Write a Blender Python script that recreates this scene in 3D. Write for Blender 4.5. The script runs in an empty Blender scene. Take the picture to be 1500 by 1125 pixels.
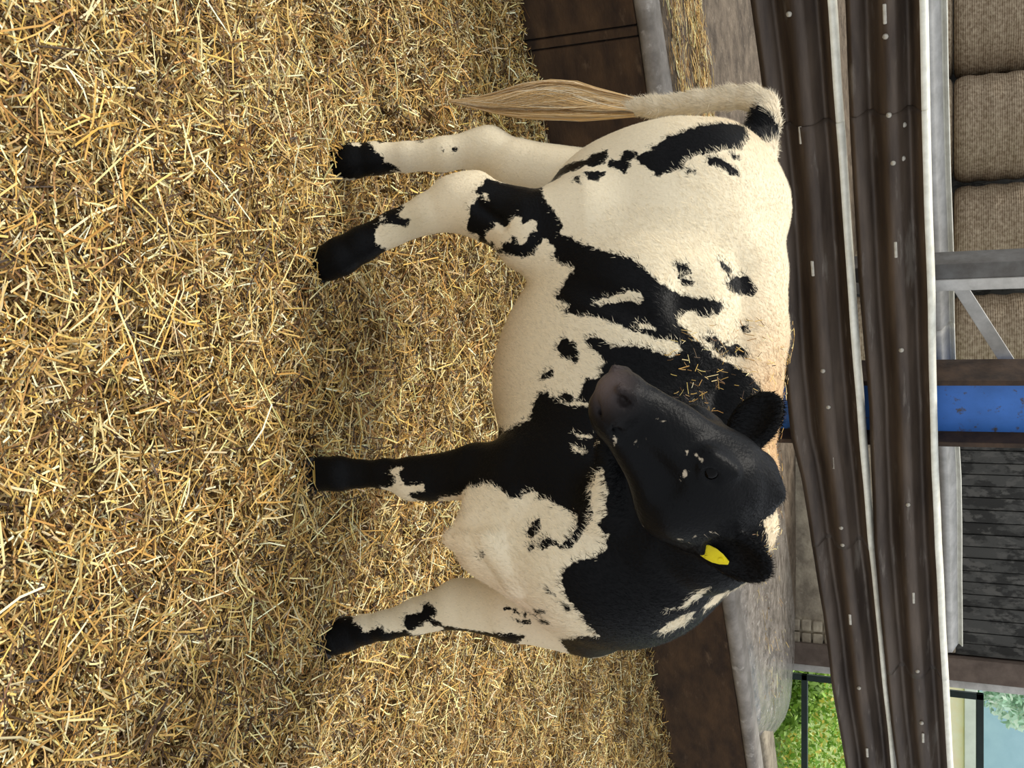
import bpy, bmesh, math, random
import numpy as np
from mathutils import Matrix, Vector, noise
random.seed(7); RNG = np.random.default_rng(7)
SC = bpy.context.scene
COL = SC.collection

# ---------------- camera (phone held sideways: the picture lies on its side) ----------------
EYE = 1.5
PITCH = math.atan(650 / 1500)
cam_d = bpy.data.cameras.new('camera'); cam = bpy.data.objects.new('camera', cam_d); COL.objects.link(cam)
cam_d.lens = 36; cam_d.sensor_width = 36; cam_d.sensor_fit = 'HORIZONTAL'; cam_d.clip_start = .05
_r = Vector((0, math.sin(PITCH), math.cos(PITCH))); _u = Vector((-1, 0, 0)); _b = _r.cross(_u)
cam.matrix_world = Matrix(((_r.x, _u.x, _b.x, 0), (_r.y, _u.y, _b.y, 0), (_r.z, _u.z, _b.z, EYE), (0, 0, 0, 1)))
SC.camera = cam

# ---------------- sky, sun, exposure ----------------
SC.view_settings.view_transform = 'Standard'; SC.view_settings.look = 'None'
SC.view_settings.gamma = 1; SC.view_settings.use_curve_mapping = False
SC.view_settings.exposure = 0.0
w = bpy.data.worlds.new('sky'); SC.world = w; w.use_nodes = True
bg = w.node_tree.nodes['Background']; bg.inputs[0].default_value = (.88, .93, 1.0, 1); bg.inputs[1].default_value = 1.08
def sun(name, energy, angle, az, el, col):
    l = bpy.data.lights.new(name, 'SUN'); l.energy = energy; l.angle = math.radians(angle); l.color = col
    o = bpy.data.objects.new(name, l); COL.objects.link(o)
    az, el = math.radians(az), math.radians(el)   # az: 0 = straight ahead of the camera, positive to the right
    d = Vector((math.sin(az) * math.cos(el), math.cos(az) * math.cos(el), math.sin(el)))
    o.rotation_euler = (-d).to_track_quat('-Z', 'Y').to_euler(); o.location = d * 6
    return o
sun('sun', 3.1, 16, -62, 60, (1, .95, .86))

# ---------------- helpers ----------------
def tag(o, label=None, cat=None, group=None, kind=None):
    if label: o['label'] = label
    if cat: o['category'] = cat
    if group: o['group'] = group
    if kind: o['kind'] = kind
    return o
def empty(name, loc=(0, 0, 0)):
    o = bpy.data.objects.new(name, None); COL.objects.link(o); o.location = loc; o.empty_display_size = .1
    return o
def link(name, me, mat, parent=None, loc=None):
    o = bpy.data.objects.new(name, me); COL.objects.link(o)
    if mat and not me.materials: me.materials.append(mat)
    if parent:
        o.parent = parent; wl_ = Vector((0, 0, 0)); q_ = parent
        while q_ is not None: wl_ += Vector(q_.location); q_ = q_.parent
        o.location = Vector(loc) if loc is not None else -wl_
    elif loc: o.location = loc
    return o
def mesh(name, V, Fc, smooth=False):
    me = bpy.data.meshes.new(name); me.from_pydata([tuple(v) for v in V], [], [tuple(f) for f in Fc]); me.update()
    if smooth: me.polygons.foreach_set('use_smooth', [True] * len(me.polygons))
    return me
def from_np(name, V, Fc, smooth=False):
    me = bpy.data.meshes.new(name); V = np.asarray(V, np.float32); Fc = np.asarray(Fc, np.int32)
    k = Fc.shape[1]; me.vertices.add(len(V)); me.vertices.foreach_set('co', V.ravel())
    me.loops.add(Fc.size); me.loops.foreach_set('vertex_index', Fc.ravel())
    me.polygons.add(len(Fc)); me.polygons.foreach_set('loop_start', np.arange(0, Fc.size, k, dtype=np.int32))
    me.polygons.foreach_set('use_smooth', np.full(len(Fc), smooth)); me.update(calc_edges=True)
    return me
def attr(me, name, typ, data):
    a = me.attributes.new(name, typ, 'POINT'); a.data.foreach_set('color' if typ == 'FLOAT_COLOR' else 'value', np.asarray(data, np.float32).ravel())
def box_bm(x0, x1, y0, y1, z0, z1, M=None, bev=0, seg=2):
    bm = bmesh.new(); bmesh.ops.create_cube(bm, size=1)
    for v in bm.verts: v.co = Vector(((x0 + x1) / 2 + v.co.x * (x1 - x0), (y0 + y1) / 2 + v.co.y * (y1 - y0), (z0 + z1) / 2 + v.co.z * (z1 - z0)))
    if bev: bmesh.ops.bevel(bm, geom=bm.edges[:], offset=bev, segments=seg, affect='EDGES', profile=.5)
    if M is not None: bmesh.ops.transform(bm, matrix=M, verts=bm.verts)
    return bm
def bm_obj(name, bm, mat, parent=None, smooth=False):
    me = bpy.data.meshes.new(name); bm.to_mesh(me); bm.free()
    if smooth: me.polygons.foreach_set('use_smooth', [True] * len(me.polygons))
    return link(name, me, mat, parent)
def box(name, mat, parent, *d, M=None, bev=.004): return bm_obj(name, box_bm(*d, M=M, bev=bev), mat, parent)
# wall frame: s runs along the feed wall (to the right, away from the camera), t behind it
P0 = Vector((-1.44, 3.53, 0)); WS = Vector((.85, .527, 0)).normalized(); WT = Vector((-.527, .85, 0)).normalized()
def W(s, t, z): return P0 + WS * s + WT * t + Vector((0, 0, z))
WM = Matrix(((WS.x, WT.x, 0, P0.x), (WS.y, WT.y, 0, P0.y), (0, 0, 1, 0), (0, 0, 0, 1)))

# ---------------- materials ----------------
def srgb(h): return tuple(((int(h[i:i+2], 16) / 255) ** 2.2) for i in (0, 2, 4)) + (1,)
def mat(name, base, base2=None, scale=8, rough=.7, metal=0, bump=0, bscale=None, stretch=(1, 1, 1), lo=.35, hi=.65, detail=6, spec=.4, third=None, t_lo=.6, t_hi=.7, t_scale=3):
    m = bpy.data.materials.new(name); m.use_nodes = True; nt = m.node_tree; N = nt.nodes; L = nt.links
    b = N['Principled BSDF']; b.inputs['Roughness'].default_value = rough; b.inputs['Metallic'].default_value = metal
    b.inputs['Specular IOR Level'].default_value = spec
    b.inputs['Base Color'].default_value = base
    tc = N.new('ShaderNodeTexCoord'); mp = N.new('ShaderNodeMapping'); mp.inputs['Scale'].default_value = stretch
    L.new(tc.outputs['Object'], mp.inputs['Vector'])
    def nz(sc, dt=detail):
        n = N.new('ShaderNodeTexNoise'); n.inputs['Scale'].default_value = sc; n.inputs['Detail'].default_value = dt; n.inputs['Roughness'].default_value = .62
        L.new(mp.outputs[0], n.inputs['Vector']); return n
    def ramp(n, a, c):
        r = N.new('ShaderNodeMapRange'); r.inputs['From Min'].default_value = a; r.inputs['From Max'].default_value = c; L.new(n.outputs['Fac'], r.inputs['Value']); return r
    def mix(f, A, B):
        x = N.new('ShaderNodeMix'); x.data_type = 'RGBA'; L.new(f, x.inputs['Factor'])
        for v, i in ((A, 6), (B, 7)):
            if isinstance(v, tuple): x.inputs[i].default_value = v
            else: L.new(v, x.inputs[i])
        return x.outputs[2]
    out = None
    if base2:
        out = mix(ramp(nz(scale), lo, hi).outputs[0], base, base2)
        if third: out = mix(ramp(nz(t_scale), t_lo, t_hi).outputs[0], out, third)
        L.new(out, b.inputs['Base Color'])
    if bump:
        bp = N.new('ShaderNodeBump'); bp.inputs['Strength'].default_value = bump; bp.inputs['Distance'].default_value = .01
        L.new(nz(bscale or scale * 3).outputs['Fac'], bp.inputs['Height']); L.new(bp.outputs[0], b.inputs['Normal'])
    m['nt'] = 1
    return m
def attr_mat(name, aname, rough=.6, spec=.35, trans=0):
    m = bpy.data.materials.new(name); m.use_nodes = True; N = m.node_tree.nodes; L = m.node_tree.links
    a = N.new('ShaderNodeAttribute'); a.attribute_name = aname
    b = N['Principled BSDF']; b.inputs['Roughness'].default_value = rough; b.inputs['Specular IOR Level'].default_value = spec
    L.new(a.outputs['Color'], b.inputs['Base Color'])
    return m
M = {}
M['bed'] = mat('trodden_straw', srgb('4a3a22'), srgb('8a6c3c'), 40, .95, bump=.8, bscale=90)
M['panel'] = mat('shaded_brown_concrete_panel', srgb('4c3824'), srgb('2e2115'), 5, .92, bump=.35, bscale=60, stretch=(1, 1, 2.5), third=srgb('5d4a36'), t_scale=11, t_lo=.6, t_hi=.8)  # shade on the low wall is put into this dark brown
M['coping'] = mat('worn_grey_coping', srgb('928a80'), srgb('6b645b'), 9, .55, bump=.3, bscale=50, third=srgb('a39c92'), t_scale=20)
M['ledge'] = mat('feed_ledge_concrete', srgb('756756'), srgb('463b2e'), 9, .75, bump=1.0, bscale=60, third=srgb('8f8270'), t_scale=24, spec=.3)
M['concrete'] = mat('rough_concrete', srgb('b5a890'), srgb('7d7262'), 8, .9, bump=.8, bscale=35, third=srgb('a39985'), t_scale=17)
M['lip'] = mat('zinc_lip_highlight', srgb('f0eddc'), srgb('d8d4c2'), 20, .5, metal=.1)  # bright highlight along the rail tops, painted as a paler zinc
M['rail'] = mat('weathered_rail_steel', srgb('5c4f43'), srgb('3c322a'), 3, .46, metal=.45, bump=.08, bscale=30, stretch=(.6, .6, 5), third=srgb('6d645a'), t_scale=5, spec=.5)
M['galv'] = mat('galvanised_steel', srgb('c2beb6'), srgb('a39f97'), 14, .42, metal=.1, bump=.05, spec=.5)
M['zinc'] = mat('zinc_bolt', srgb('c9c4b6'), srgb('a49c8c'), 60, .4, metal=.3)
M['blue'] = mat('blue_painted_steel', srgb('3f74c4'), srgb('3767ae'), 6, .5, bump=.1, third=srgb('4a4440'), t_scale=22, t_lo=.60, t_hi=.68)
M['brownsteel'] = mat('brown_rusted_steel', srgb('4b3a2c'), srgb('2e241c'), 12, .75, bump=.2)
M['paintgrey'] = mat('dull_grey_steel', srgb('6b6965'), srgb('57534e'), 14, .6, metal=.2, bump=.1)
M['board'] = mat('dirty_dark_board', srgb('4b4a46'), srgb('33322f'), 9, .85, bump=.3, stretch=(1, 1, .5), lo=.47, hi=.53, third=srgb('5a5853'), t_scale=16, t_lo=.52, t_hi=.6)
M['jamb'] = mat('brown_door_jamb', srgb('6e6055'), srgb('574b42'), 10, .8, bump=.2)
M['black'] = mat('black_painted_metal', srgb('20302c'), srgb('182420'), 10, .5)
M['polished'] = mat('polished_wet_concrete_sheen', srgb('a0968a'), srgb('5f574e'), 13, .16, bump=1.0, bscale=70, third=srgb('d0c9be'), t_scale=34, spec=.8)  # smooth concrete; its bright sheen is partly painted as paler base and flecks
M['paleblue'] = mat('pale_blue_cladding', srgb('b4d4e6'), srgb('a6c8dc'), 2, .8)
M['hoof'] = mat('black_hoof', srgb('1c1a18'), srgb('0f0e0d'), 40, .5, bump=.2)
M['tagm'] = mat('yellow_ear_tag', srgb('e6d21a'), srgb('cdb818'), 30, .45)
M['eye'] = mat('dark_eye', srgb('0b0907'), None, rough=.05, spec=.1)
M['grass'] = mat('grass', srgb('6f8a4e'), srgb('97a868'), 12, .9, bump=.6)
M['render'] = mat('ochre_render', srgb('fff4de'), srgb('ffecca'), 5, .9)
M['whitep'] = mat('white_paint', srgb('e8e8e2'), srgb('dadad4'), 5, .7)
M['earthfl'] = mat('dusty_floor', srgb('7b7064'), srgb('5d5348'), 6, .9, bump=.4)
M['straw'] = attr_mat('straw', 'tone', .55, .4)
M['leafm'] = attr_mat('leaf', 'tone', .6, .3)

# ---------------- ground shape ----------------
HOOF = [(.22, 2.12, .055), (.665, 2.28, -.005), (-.316, 2.26, -.02), (-.62, 2.45, -.11)]
def ground(x, y):
    x = np.asarray(x, float); y = np.asarray(y, float)
    num = np.zeros_like(x); den = np.full_like(x, .25)
    for hx, hy, hz in HOOF:
        k = np.exp(-((x - hx) ** 2 + (y - hy) ** 2) / (2 * .20 ** 2)); num += k * hz; den += k
    g = num / den
    return g + .012 * np.sin(x * 7.1 + 1.3 * np.sin(y * 5)) * np.cos(y * 6.3 + x) + .009 * np.sin(x * 17 + y * 11) + .006 * np.sin(x * 31 - y * 27)
def behind(x, y): return (x - P0.x) * WT.x + (y - P0.y) * WT.y      # distance behind the wall face

# ---------------- straw bed ----------------
n = 150
PITS = np.stack([RNG.uniform(-1.6, 2.6, 90), RNG.uniform(1.0, 6, 90), RNG.uniform(.018, .045, 90), RNG.uniform(.012, .035, 90)], 1)
xs = np.linspace(-3.0, 4.6, n); ys = np.linspace(.2, 7.4, n); X, Y = np.meshgrid(xs, ys, indexing='ij')
Zg = ground(X, Y) - .045; i = np.arange(n * n).reshape(n, n)
Fq = np.stack([i[:-1, :-1], i[1:, :-1], i[1:, 1:], i[:-1, 1:]], -1).reshape(-1, 4)
Vg = np.stack([X, Y, Zg], -1).reshape(-1, 3)
ctr = Vg[Fq].mean(1); keep = behind(ctr[:, 0], ctr[:, 1]) < .05
tag(link('floor', from_np('floor', Vg, Fq[keep], True), M['bed']), 'barn floor under deep trodden straw bedding', None, kind='structure')

PAL = np.array([[.87, .75, .47], [.80, .65, .37], [.95, .88, .66], [.68, .53, .31], [.50, .38, .23], [1.0, .95, .78], [.30, .22, .13], [.76, .66, .44]])
PW = np.array([.19, .17, .15, .13, .13, .08, .11, .04]); PW = PW / PW.sum()
def straw_mesh(name, P, az, tilt, L, R, roll_flat=.45, bend=None, pal=PAL, pw=PW):
    """bent three-sided stalks: 9 vertices, 6 quads each"""
    N = len(P); d = np.stack([np.cos(az) * np.cos(tilt), np.sin(az) * np.cos(tilt), np.sin(tilt)], 1)
    s = np.stack([-np.sin(az), np.cos(az), np.zeros(N)], 1); u = np.cross(d, s)
    if bend is None: bend = RNG.normal(0, .16, N)
    V = np.zeros((N, 3, 3, 3))
    a0 = RNG.uniform(0, 2 * np.pi, N)
    for k, tt in enumerate((-.5, 0, .5)):
        c = P + d * (L * tt)[:, None] + (s * np.cos(a0)[:, None] + u * np.sin(a0)[:, None] * .4) * ((.25 - tt * tt) * bend * L * 2)[:, None]
        for j in range(3):
            a = j * 2 * np.pi / 3 + a0
            V[:, k, j] = c + s * (np.cos(a) * R)[:, None] + u * (np.sin(a) * R * roll_flat)[:, None]
    base = (np.arange(N) * 9)[:, None]
    q = []
    for k in (0, 1):
        for j in range(3):
            q.append(np.array([k * 3 + j, k * 3 + (j + 1) % 3, k * 3 + 3 + (j + 1) % 3, k * 3 + 3 + j]))
    Fc = (base[:, None, :] + np.array(q)[None]).reshape(-1, 4)
    me = from_np(name, V.reshape(-1, 3), Fc)
    c = pal[RNG.choice(len(pal), N, p=pw)] * RNG.uniform(.75, 1.12, (N, 1)) * (1 + RNG.normal(0, .018, (N, 3)))
    c = np.clip(c, 0, 1) ** 2.4 * np.array([1.02, .98, .88])
    attr(me, 'tone', 'FLOAT_COLOR', np.repeat(np.concatenate([np.clip(c, 0, 1), np.ones((N, 1))], 1), 9, 0))
    return me
def scatter(N, margin=.34, left=.0):
    out = []; 
    while sum(len(o) for o in out) < N:
        D = RNG.uniform(.95, 6.6, N * 2) ; D = .95 + (D - .95) * RNG.uniform(0, 1, N * 2) ** .35
        x = RNG.uniform(-1, 1, N * 2) * (.43 * D + .12 + margin)
        ok = (behind(x, D) < -.01) & (RNG.uniform(0, 1, N * 2) < (.43 * D + .4) / 2.5)
        out.append(np.stack([x, D], 1)[ok])
    return np.concatenate(out)[:N]
def bed_layer(name, N, Lm, Ls, Rlo, Rhi, zlo, zhi, tilt_s, label):
    q = scatter(N)
    z = ground(q[:, 0], q[:, 1]) + RNG.uniform(zlo, zhi, N)
    # tufts and hollows
    cl = np.sin(q[:, 0] * 23 + 2 * np.sin(q[:, 1] * 13)) * np.sin(q[:, 1] * 19 + 2 * np.sin(q[:, 0] * 17)); z += cl * .012
    for px_, py_, pr_, pd_ in PITS: z -= pd_ * np.exp(-((q[:, 0] - px_) ** 2 + (q[:, 1] - py_) ** 2) / (2 * pr_ ** 2))
    az = RNG.uniform(0, 2 * np.pi, N) ; tilt = RNG.normal(0, tilt_s, N)
    L = np.clip(RNG.lognormal(math.log(Lm), Ls, N), .01, .28)
    tilt = np.where(L > .09, tilt * .25, tilt)
    z += np.abs(np.sin(tilt)) * L * .28
    me = straw_mesh(name, np.stack([q[:, 0], q[:, 1], z], 1), az, tilt, L, RNG.uniform(Rlo, Rhi, N))
    return tag(link(name, me, M['straw']), label, 'straw', kind='stuff')
bed_layer('straw_bedding', 120000, .028, .55, .0010, .0025, -.030, .010, .45, 'chopped golden straw bedding covering the barn floor')
bed_layer('loose_straw', 14000, .070, .5, .0012, .0027, .000, .020, .18, 'long pale straw stalks lying loose on top of the chopped bedding')

# fine chaff between the stalks: flat slivers
nc = 110000; q = scatter(nc); z = ground(q[:, 0], q[:, 1]) + RNG.uniform(-.028, .006, nc)
az = RNG.uniform(0, 6.283, nc); tl_ = RNG.normal(0, .6, nc); Lc = RNG.uniform(.006, .02, nc); wc = RNG.uniform(.0008, .0020, nc)
d = np.stack([np.cos(az) * np.cos(tl_), np.sin(az) * np.cos(tl_), np.sin(tl_)], 1); sdv = np.stack([-np.sin(az), np.cos(az), RNG.normal(0, .5, nc)], 1)
Pc = np.stack([q[:, 0], q[:, 1], z], 1)
V = np.stack([Pc - d * Lc[:, None] - sdv * wc[:, None], Pc - d * Lc[:, None] + sdv * wc[:, None], Pc + d * Lc[:, None] + sdv * wc[:, None], Pc + d * Lc[:, None] - sdv * wc[:, None]], 1).reshape(-1, 3)
me = from_np('chaff', V, np.arange(nc * 4).reshape(-1, 4))
c = np.clip(PAL[RNG.choice(len(PAL), nc, p=PW)] * RNG.uniform(.7, 1.1, (nc, 1)), 0, 1) ** 2.1
attr(me, 'tone', 'FLOAT_COLOR', np.repeat(np.concatenate([c, np.ones((nc, 1))], 1), 4, 0))
tag(link('chaff', me, M['straw']), 'fine chaff between the straw stalks of the bedding', 'chaff', kind='stuff')

# ---------------- feed wall ----------------
wl = empty('wall_back', W(0, 0, 0)); tag(wl, kind='structure')
def wp(name, m, parent, *d, bev=.006, **k): return bm_obj(name, box_bm(*d, M=WM, bev=bev), m, parent, **k)
for a, b in ((-1.6, .15), (.156, .19), (.196, 2.3), (2.306, 4.3), (4.306, 6.2)):
    wp('panel', M['panel'], wl, a, b, .004 * random.random(), .12, -.35, .43)
cb = box_bm(-1.6, 6.2, -.012, .14, .43, .500, bev=.03, seg=5)
bmesh.ops.subdivide_edges(cb, edges=[e for e in cb.edges if e.calc_length() > 2], cuts=60)
for v in cb.verts:
    v.co.y += .008 * noise.noise(Vector((v.co.x * 2.3, 0, 0))) - .004; v.co.z += .006 * noise.noise(Vector((v.co.x * 3.1, 4, v.co.y * 9)))
bmesh.ops.transform(cb, matrix=WM, verts=cb.verts)
bm_obj('coping', cb, M['coping'], wl, smooth=True)

# raised feed passage behind the wall: slab with a rounded, polished right-hand end
def s_end(t):
    pts = [(.1, 4.02), (.2, 4.22), (.37, 4.42), (.6, 4.66), (.9, 4.90), (1.1, 4.96), (1.3, 4.94), (1.7, 4.6), (9, 4.6)]
    return float(np.interp(t, [p[0] for p in pts], [p[1] for p in pts]))
V = []; nt_ = 46; ns_ = 90
tl = [.10 + 1.75 * (k / 30) for k in range(31)] + [1.85 + 7 * ((k + 1) / 15) ** 1.5 for k in range(15)]
for t in tl:
    for k in range(ns_):
        f = k / (ns_ - 1); s = -3.2 + (s_end(t) + 3.2) * f
        crown = .03 * math.exp(-((t - .75) / .45) ** 2) * min(1, max(0, (s - 1.5) / 1.5))
        e = max(0, (s - (s_end(t) - .30)) / .30); crown -= .085 * e ** 2
        if t < .2: crown -= .02 * (1 - (t - .1) / .1)
        V.append(W(s, t, .495 + crown + .006 * noise.noise(Vector((s * 3, t * 9, 0)))))
Fc = [(a * ns_ + b, a * ns_ + b + 1, (a + 1) * ns_ + b + 1, (a + 1) * ns_ + b) for a in range(len(tl) - 1) for b in range(ns_ - 1)]
nV = len(V)
for a in range(len(tl)): V.append(V[a * ns_ + ns_ - 1] - Vector((0, 0, .5)))
for a in range(len(tl) - 1): Fc.append((a * ns_ + ns_ - 1, nV + a, nV + a + 1, (a + 1) * ns_ + ns_ - 1))
fp = mesh('feed_passage', V, Fc, True); fp.materials.append(M['ledge']); fp.materials.append(M['polished'])
for pl in fp.polygons:
    if (pl.center - P0).dot(WS) > 2.5 and (pl.center - P0).dot(WT) < 1.5: pl.material_index = 1
tag(link('floor', fp, None), kind='structure')
kb = box_bm(4.2, 7.5, .34, .60, -.1, .47, M=WM, bev=.03, seg=3)
tag(bm_obj('trim_1', kb, M['concrete'], None, True), kind='structure')

# straw swept along the ledge
def ledge_straw(name, N, s0, s1, t0, t1, label, z=.505):
    s = RNG.uniform(s0, s1, N); t = RNG.normal((t0 + t1) / 2, (t1 - t0) / 3.2, N)
    t = np.clip(t, .1, None)
    P = np.array([W(a, b, z) for a, b in zip(s, t)]); P[:, 2] += RNG.uniform(0, .018, N)
    az = math.atan2(WS.y, WS.x) + RNG.normal(0, .35, N)
    me = straw_mesh(name, P, az, RNG.normal(0, .12, N), np.clip(RNG.lognormal(math.log(.05), .5, N), .015, .2), RNG.uniform(.0010, .0024, N))
    return tag(link(name, me, M['straw']), label, 'straw', kind='stuff')
ledge_straw('swept_straw', 2600, -1.5, 1.6, .16, .36, 'thin streaks of straw along the ledge just behind the grey coping')
ledge_straw('swept_straw', 6500, -1.5, 1.6, .48, .72, 'thick golden line of swept straw on the feed ledge')
ledge_straw('swept_straw', 1500, 1.6, 4.3, .5, .9, 'scattered straw on the polished feed ledge at the right')

# ---------------- crash barrier rails ----------------
PROF = [(.006, .006), (-.006, .0), (-.010, .022), (.062, .058), (.066, .090), (.004, .120), (-.010, .138), (-.012, .156), (-.010, .174), (.004, .192), (.066, .222), (.062, .252), (-.008, .286), (-.002, .300), (.016, .312)]
def rail_z(tab, s):
    return float(np.interp(s, [a for a, _ in tab], [b for _, b in tab]))
def rail(label, zb, zt, cuts, tface, hw, m, flip=1, lap=.16, wob=.006, lipm=None):
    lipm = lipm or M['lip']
    root = empty('crash_barrier', W(0, tface, .5)); tag(root, label, 'rail', 'steel crash barrier rails along the feed ledge')
    for pi, (a, b) in enumerate(zip(cuts[:-1], cuts[1:])):
        V = []; S = np.arange(a, b + lap, .035); k = len(PROF); off = .005 * (pi % 2)
        for s in S:
            z0, z1 = rail_z(zb, s), rail_z(zt, s)
            edge = min(s - a, b + lap - s)
            for j, (d, z) in enumerate(PROF):
                zz = z0 + (z1 - z0) * z / .312
                dd = d * flip + wob * noise.noise(Vector((s * 1.7, j * .35, zb[0][1] * 9))) - off
                if j >= k - 3: dd += wob * 1.6 * noise.noise(Vector((s * 3.1, 7, zb[0][1])))
                zz += .004 * noise.noise(Vector((s * 2.2, 3 + (j > 5), zb[0][1] * 5)))
                V.append(W(s, tface + dd, zz))
        Fc = [(i * k + j, i * k + j + 1, (i + 1) * k + j + 1, (i + 1) * k + j) for i in range(len(S) - 1) for j in range(k - 1)]
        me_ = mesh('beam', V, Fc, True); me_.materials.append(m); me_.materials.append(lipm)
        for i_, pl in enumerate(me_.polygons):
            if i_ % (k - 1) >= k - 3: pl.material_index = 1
        o = link('beam', me_, None, root)
        md = o.modifiers.new('thickness', 'SOLIDIFY'); md.thickness = .005
    bolt = slot = None
    for s, z, kd in hw:
        fz = (z - rail_z(zb, s)) / (rail_z(zt, s) - rail_z(zb, s)) * .312
        dz = float(np.interp(fz, [p_[1] for p_ in PROF], [p_[0] for p_ in PROF])) * flip
        if kd == 0:
            if bolt is None:
                bm = bmesh.new(); bmesh.ops.create_uvsphere(bm, u_segments=12, v_segments=6, radius=.0105)
                bolt = bpy.data.meshes.new('bolt'); bm.to_mesh(bolt); bm.free(); bolt.polygons.foreach_set('use_smooth', [True] * len(bolt.polygons))
            o = link('bolt', bolt, M['zinc'], root, W(s, tface + dz - .007, z) - Vector(root.location))
        else:
            if slot is None:
                bm = box_bm(-.034, .034, -.004, .004, -.0065, .0065, M=Matrix.Rotation(math.atan2(WS.y, WS.x), 4, 'Z'), bev=.0035)
                slot = bpy.data.meshes.new('slot_plate'); bm.to_mesh(slot); bm.free()
            o = link('slot_plate', slot, M['zinc'], root, W(s, tface + dz - .007, z) - Vector(root.location))
    return root
LB = [(-2, .80), (.14, .833), (.46, .847), (.92, .856), (1.7, .829), (2.02, .833), (2.245, .861), (2.644, .88), (3.075, .907), (3.546, .916), (4.19, .958), (7, 1.02)]
LT = [(-2, 1.09), (.18, 1.114), (.67, 1.121), (1.229, 1.129), (1.736, 1.138), (2.6, 1.155), (3.5, 1.187), (4.13, 1.208), (7, 1.26)]
UB = [(-2, 1.14), (.187, 1.155), (.67, 1.150), (1.23, 1.149), (1.87, 1.168), (2.62, 1.163), (3.5, 1.187), (4.13, 1.219), (7, 1.3)]
UT = [(-2, 1.39), (.224, 1.411), (1.24, 1.421), (1.87, 1.425), (2.6, 1.438), (3.0, 1.45), (3.455, 1.466), (4.07, 1.484), (7, 1.52)]
HL = [(0.208, 0.959, 0), (0.652, 0.967, 1), (1.202, 0.975, 1), (1.679, 0.986, 0), (1.861, 0.997, 0), (2.156, 1.001, 1), (2.523, 1.016, 0), (2.624, 1.017, 0), (3.095, 1.028, 1), (3.562, 1.049, 0), (4.045, 1.069, 1)]
HU = [(0.248, 1.277, 1), (0.324, 1.277, 0), (0.602, 1.28, 0), (0.659, 1.327, 0), (0.782, 1.289, 0), (0.78, 1.321, 0), (1.13, 1.289, 1), (1.574, 1.298, 0), (2.02, 1.3, 1), (2.36, 1.307, 0), (2.908, 1.319, 1), (3.383, 1.329, 0), (3.747, 1.342, 0), (3.857, 1.347, 1)]
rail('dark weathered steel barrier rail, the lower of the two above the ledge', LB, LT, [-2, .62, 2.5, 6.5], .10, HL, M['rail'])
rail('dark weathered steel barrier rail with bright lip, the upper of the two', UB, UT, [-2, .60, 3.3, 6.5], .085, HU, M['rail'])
rail('pale galvanised rail fixed behind the posts, ending before the opening', [(-2, 1.14), (3.7, 1.25)], [(-2, 1.455), (.32, 1.472), (1.89, 1.50), (2.53, 1.524), (3.65, 1.535)], [-2, 1.7, 3.5], .52, [], M['galv'], flip=-1, lap=.13)

# ---------------- blue column ----------------
cx = 1.965
colm = empty('steel_column', W(cx, .3, .4)); tag(colm, 'blue painted steel I-beam column standing behind the barrier rails', 'column')
wp('web', M['blue'], colm, cx - .14, cx + .14, .27, .282, .3, 3.4, bev=.001)
for sg in (-1, 1):
    wp('flange', M['brownsteel'], colm, cx + sg * .155 - .012, cx + sg * .155 + .012, .19, .37, .3, 3.4, bev=.003)
br = empty('pipe_bracket', W(2.1, .33, 1.48)); tag(br, 'small rusty clamp bracket on the column just above the upper rail', 'bracket')
wp('clamp', M['paintgrey'], br, 2.12, 2.16, .30, .36, 1.46, 1.52, bev=.008)
bmc = bmesh.new(); bmesh.ops.create_cone(bmc, cap_ends=True, segments=12, radius1=.010, radius2=.010, depth=.09, matrix=Matrix.Translation(W(2.17, .33, 1.555)))
bm_obj('pin', bmc, M['galv'], br)
# grey gate upright with brace
gp = empty('gate_frame', W(1.34, .3, .5)); tag(gp, 'grey steel gate upright with a diagonal flat brace beyond the rails', 'gate frame')
wp('upright', M['paintgrey'], gp, 1.285, 1.352, .24, .36, .49, 2.7, bev=.004)
wp('flange', M['galv'], gp, 1.352, 1.402, .235, .36, .49, 2.7, bev=.004)
a = W(1.44, .40, 1.50); b = W(2.02, .40, 1.80)
d = (b - a).normalized(); nn = WT; sd = d.cross(nn).normalized()
MB = Matrix(((d.x, nn.x, sd.x, a.x), (d.y, nn.y, sd.y, a.y), (d.z, nn.z, sd.z, a.z), (0, 0, 0, 1)))
bm_obj('brace', box_bm(-.05, (b - a).length, 0, .008, -.028, .028, M=MB, bev=.002), M['galv'], gp)

# ---------------- bales ----------------
bm_ = bpy.data.materials.new('net_wrapped_hay'); bm_.use_nodes = True; N = bm_.node_tree.nodes; L = bm_.node_tree.links
tc = N.new('ShaderNodeTexCoord'); wv = N.new('ShaderNodeTexWave'); wv.bands_direction = 'Z'; wv.inputs['Scale'].default_value = 14; wv.inputs['Distortion'].default_value = 1.4; wv.inputs['Detail'].default_value = 2; wv.inputs['Detail Scale'].default_value = 3
nz = N.new('ShaderNodeTexNoise'); nz.inputs['Scale'].default_value = 26; nz.inputs['Detail'].default_value = 8
L.new(tc.outputs['Object'], wv.inputs['Vector']); L.new(tc.outputs['Object'], nz.inputs['Vector'])
m1 = N.new('ShaderNodeMix'); m1.data_type = 'RGBA'; m1.inputs[6].default_value = srgb('6e5a42'); m1.inputs[7].default_value = srgb('b5a388')
mm = N.new('ShaderNodeMath'); mm.operation = 'MULTIPLY_ADD'; mm.inputs[1].default_value = .35; L.new(wv.outputs['Fac'], mm.inputs[0]); 
mr = N.new('ShaderNodeMapRange'); mr.inputs['From Min'].default_value = .35; mr.inputs['From Max'].default_value = .68; L.new(nz.outputs['Fac'], mr.inputs['Value']); 
m2 = N.new('ShaderNodeMath'); m2.operation = 'MULTIPLY'; m2.inputs[1].default_value = .65; L.new(mr.outputs[0], m2.inputs[0]); L.new(m2.outputs[0], mm.inputs[2])
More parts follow.
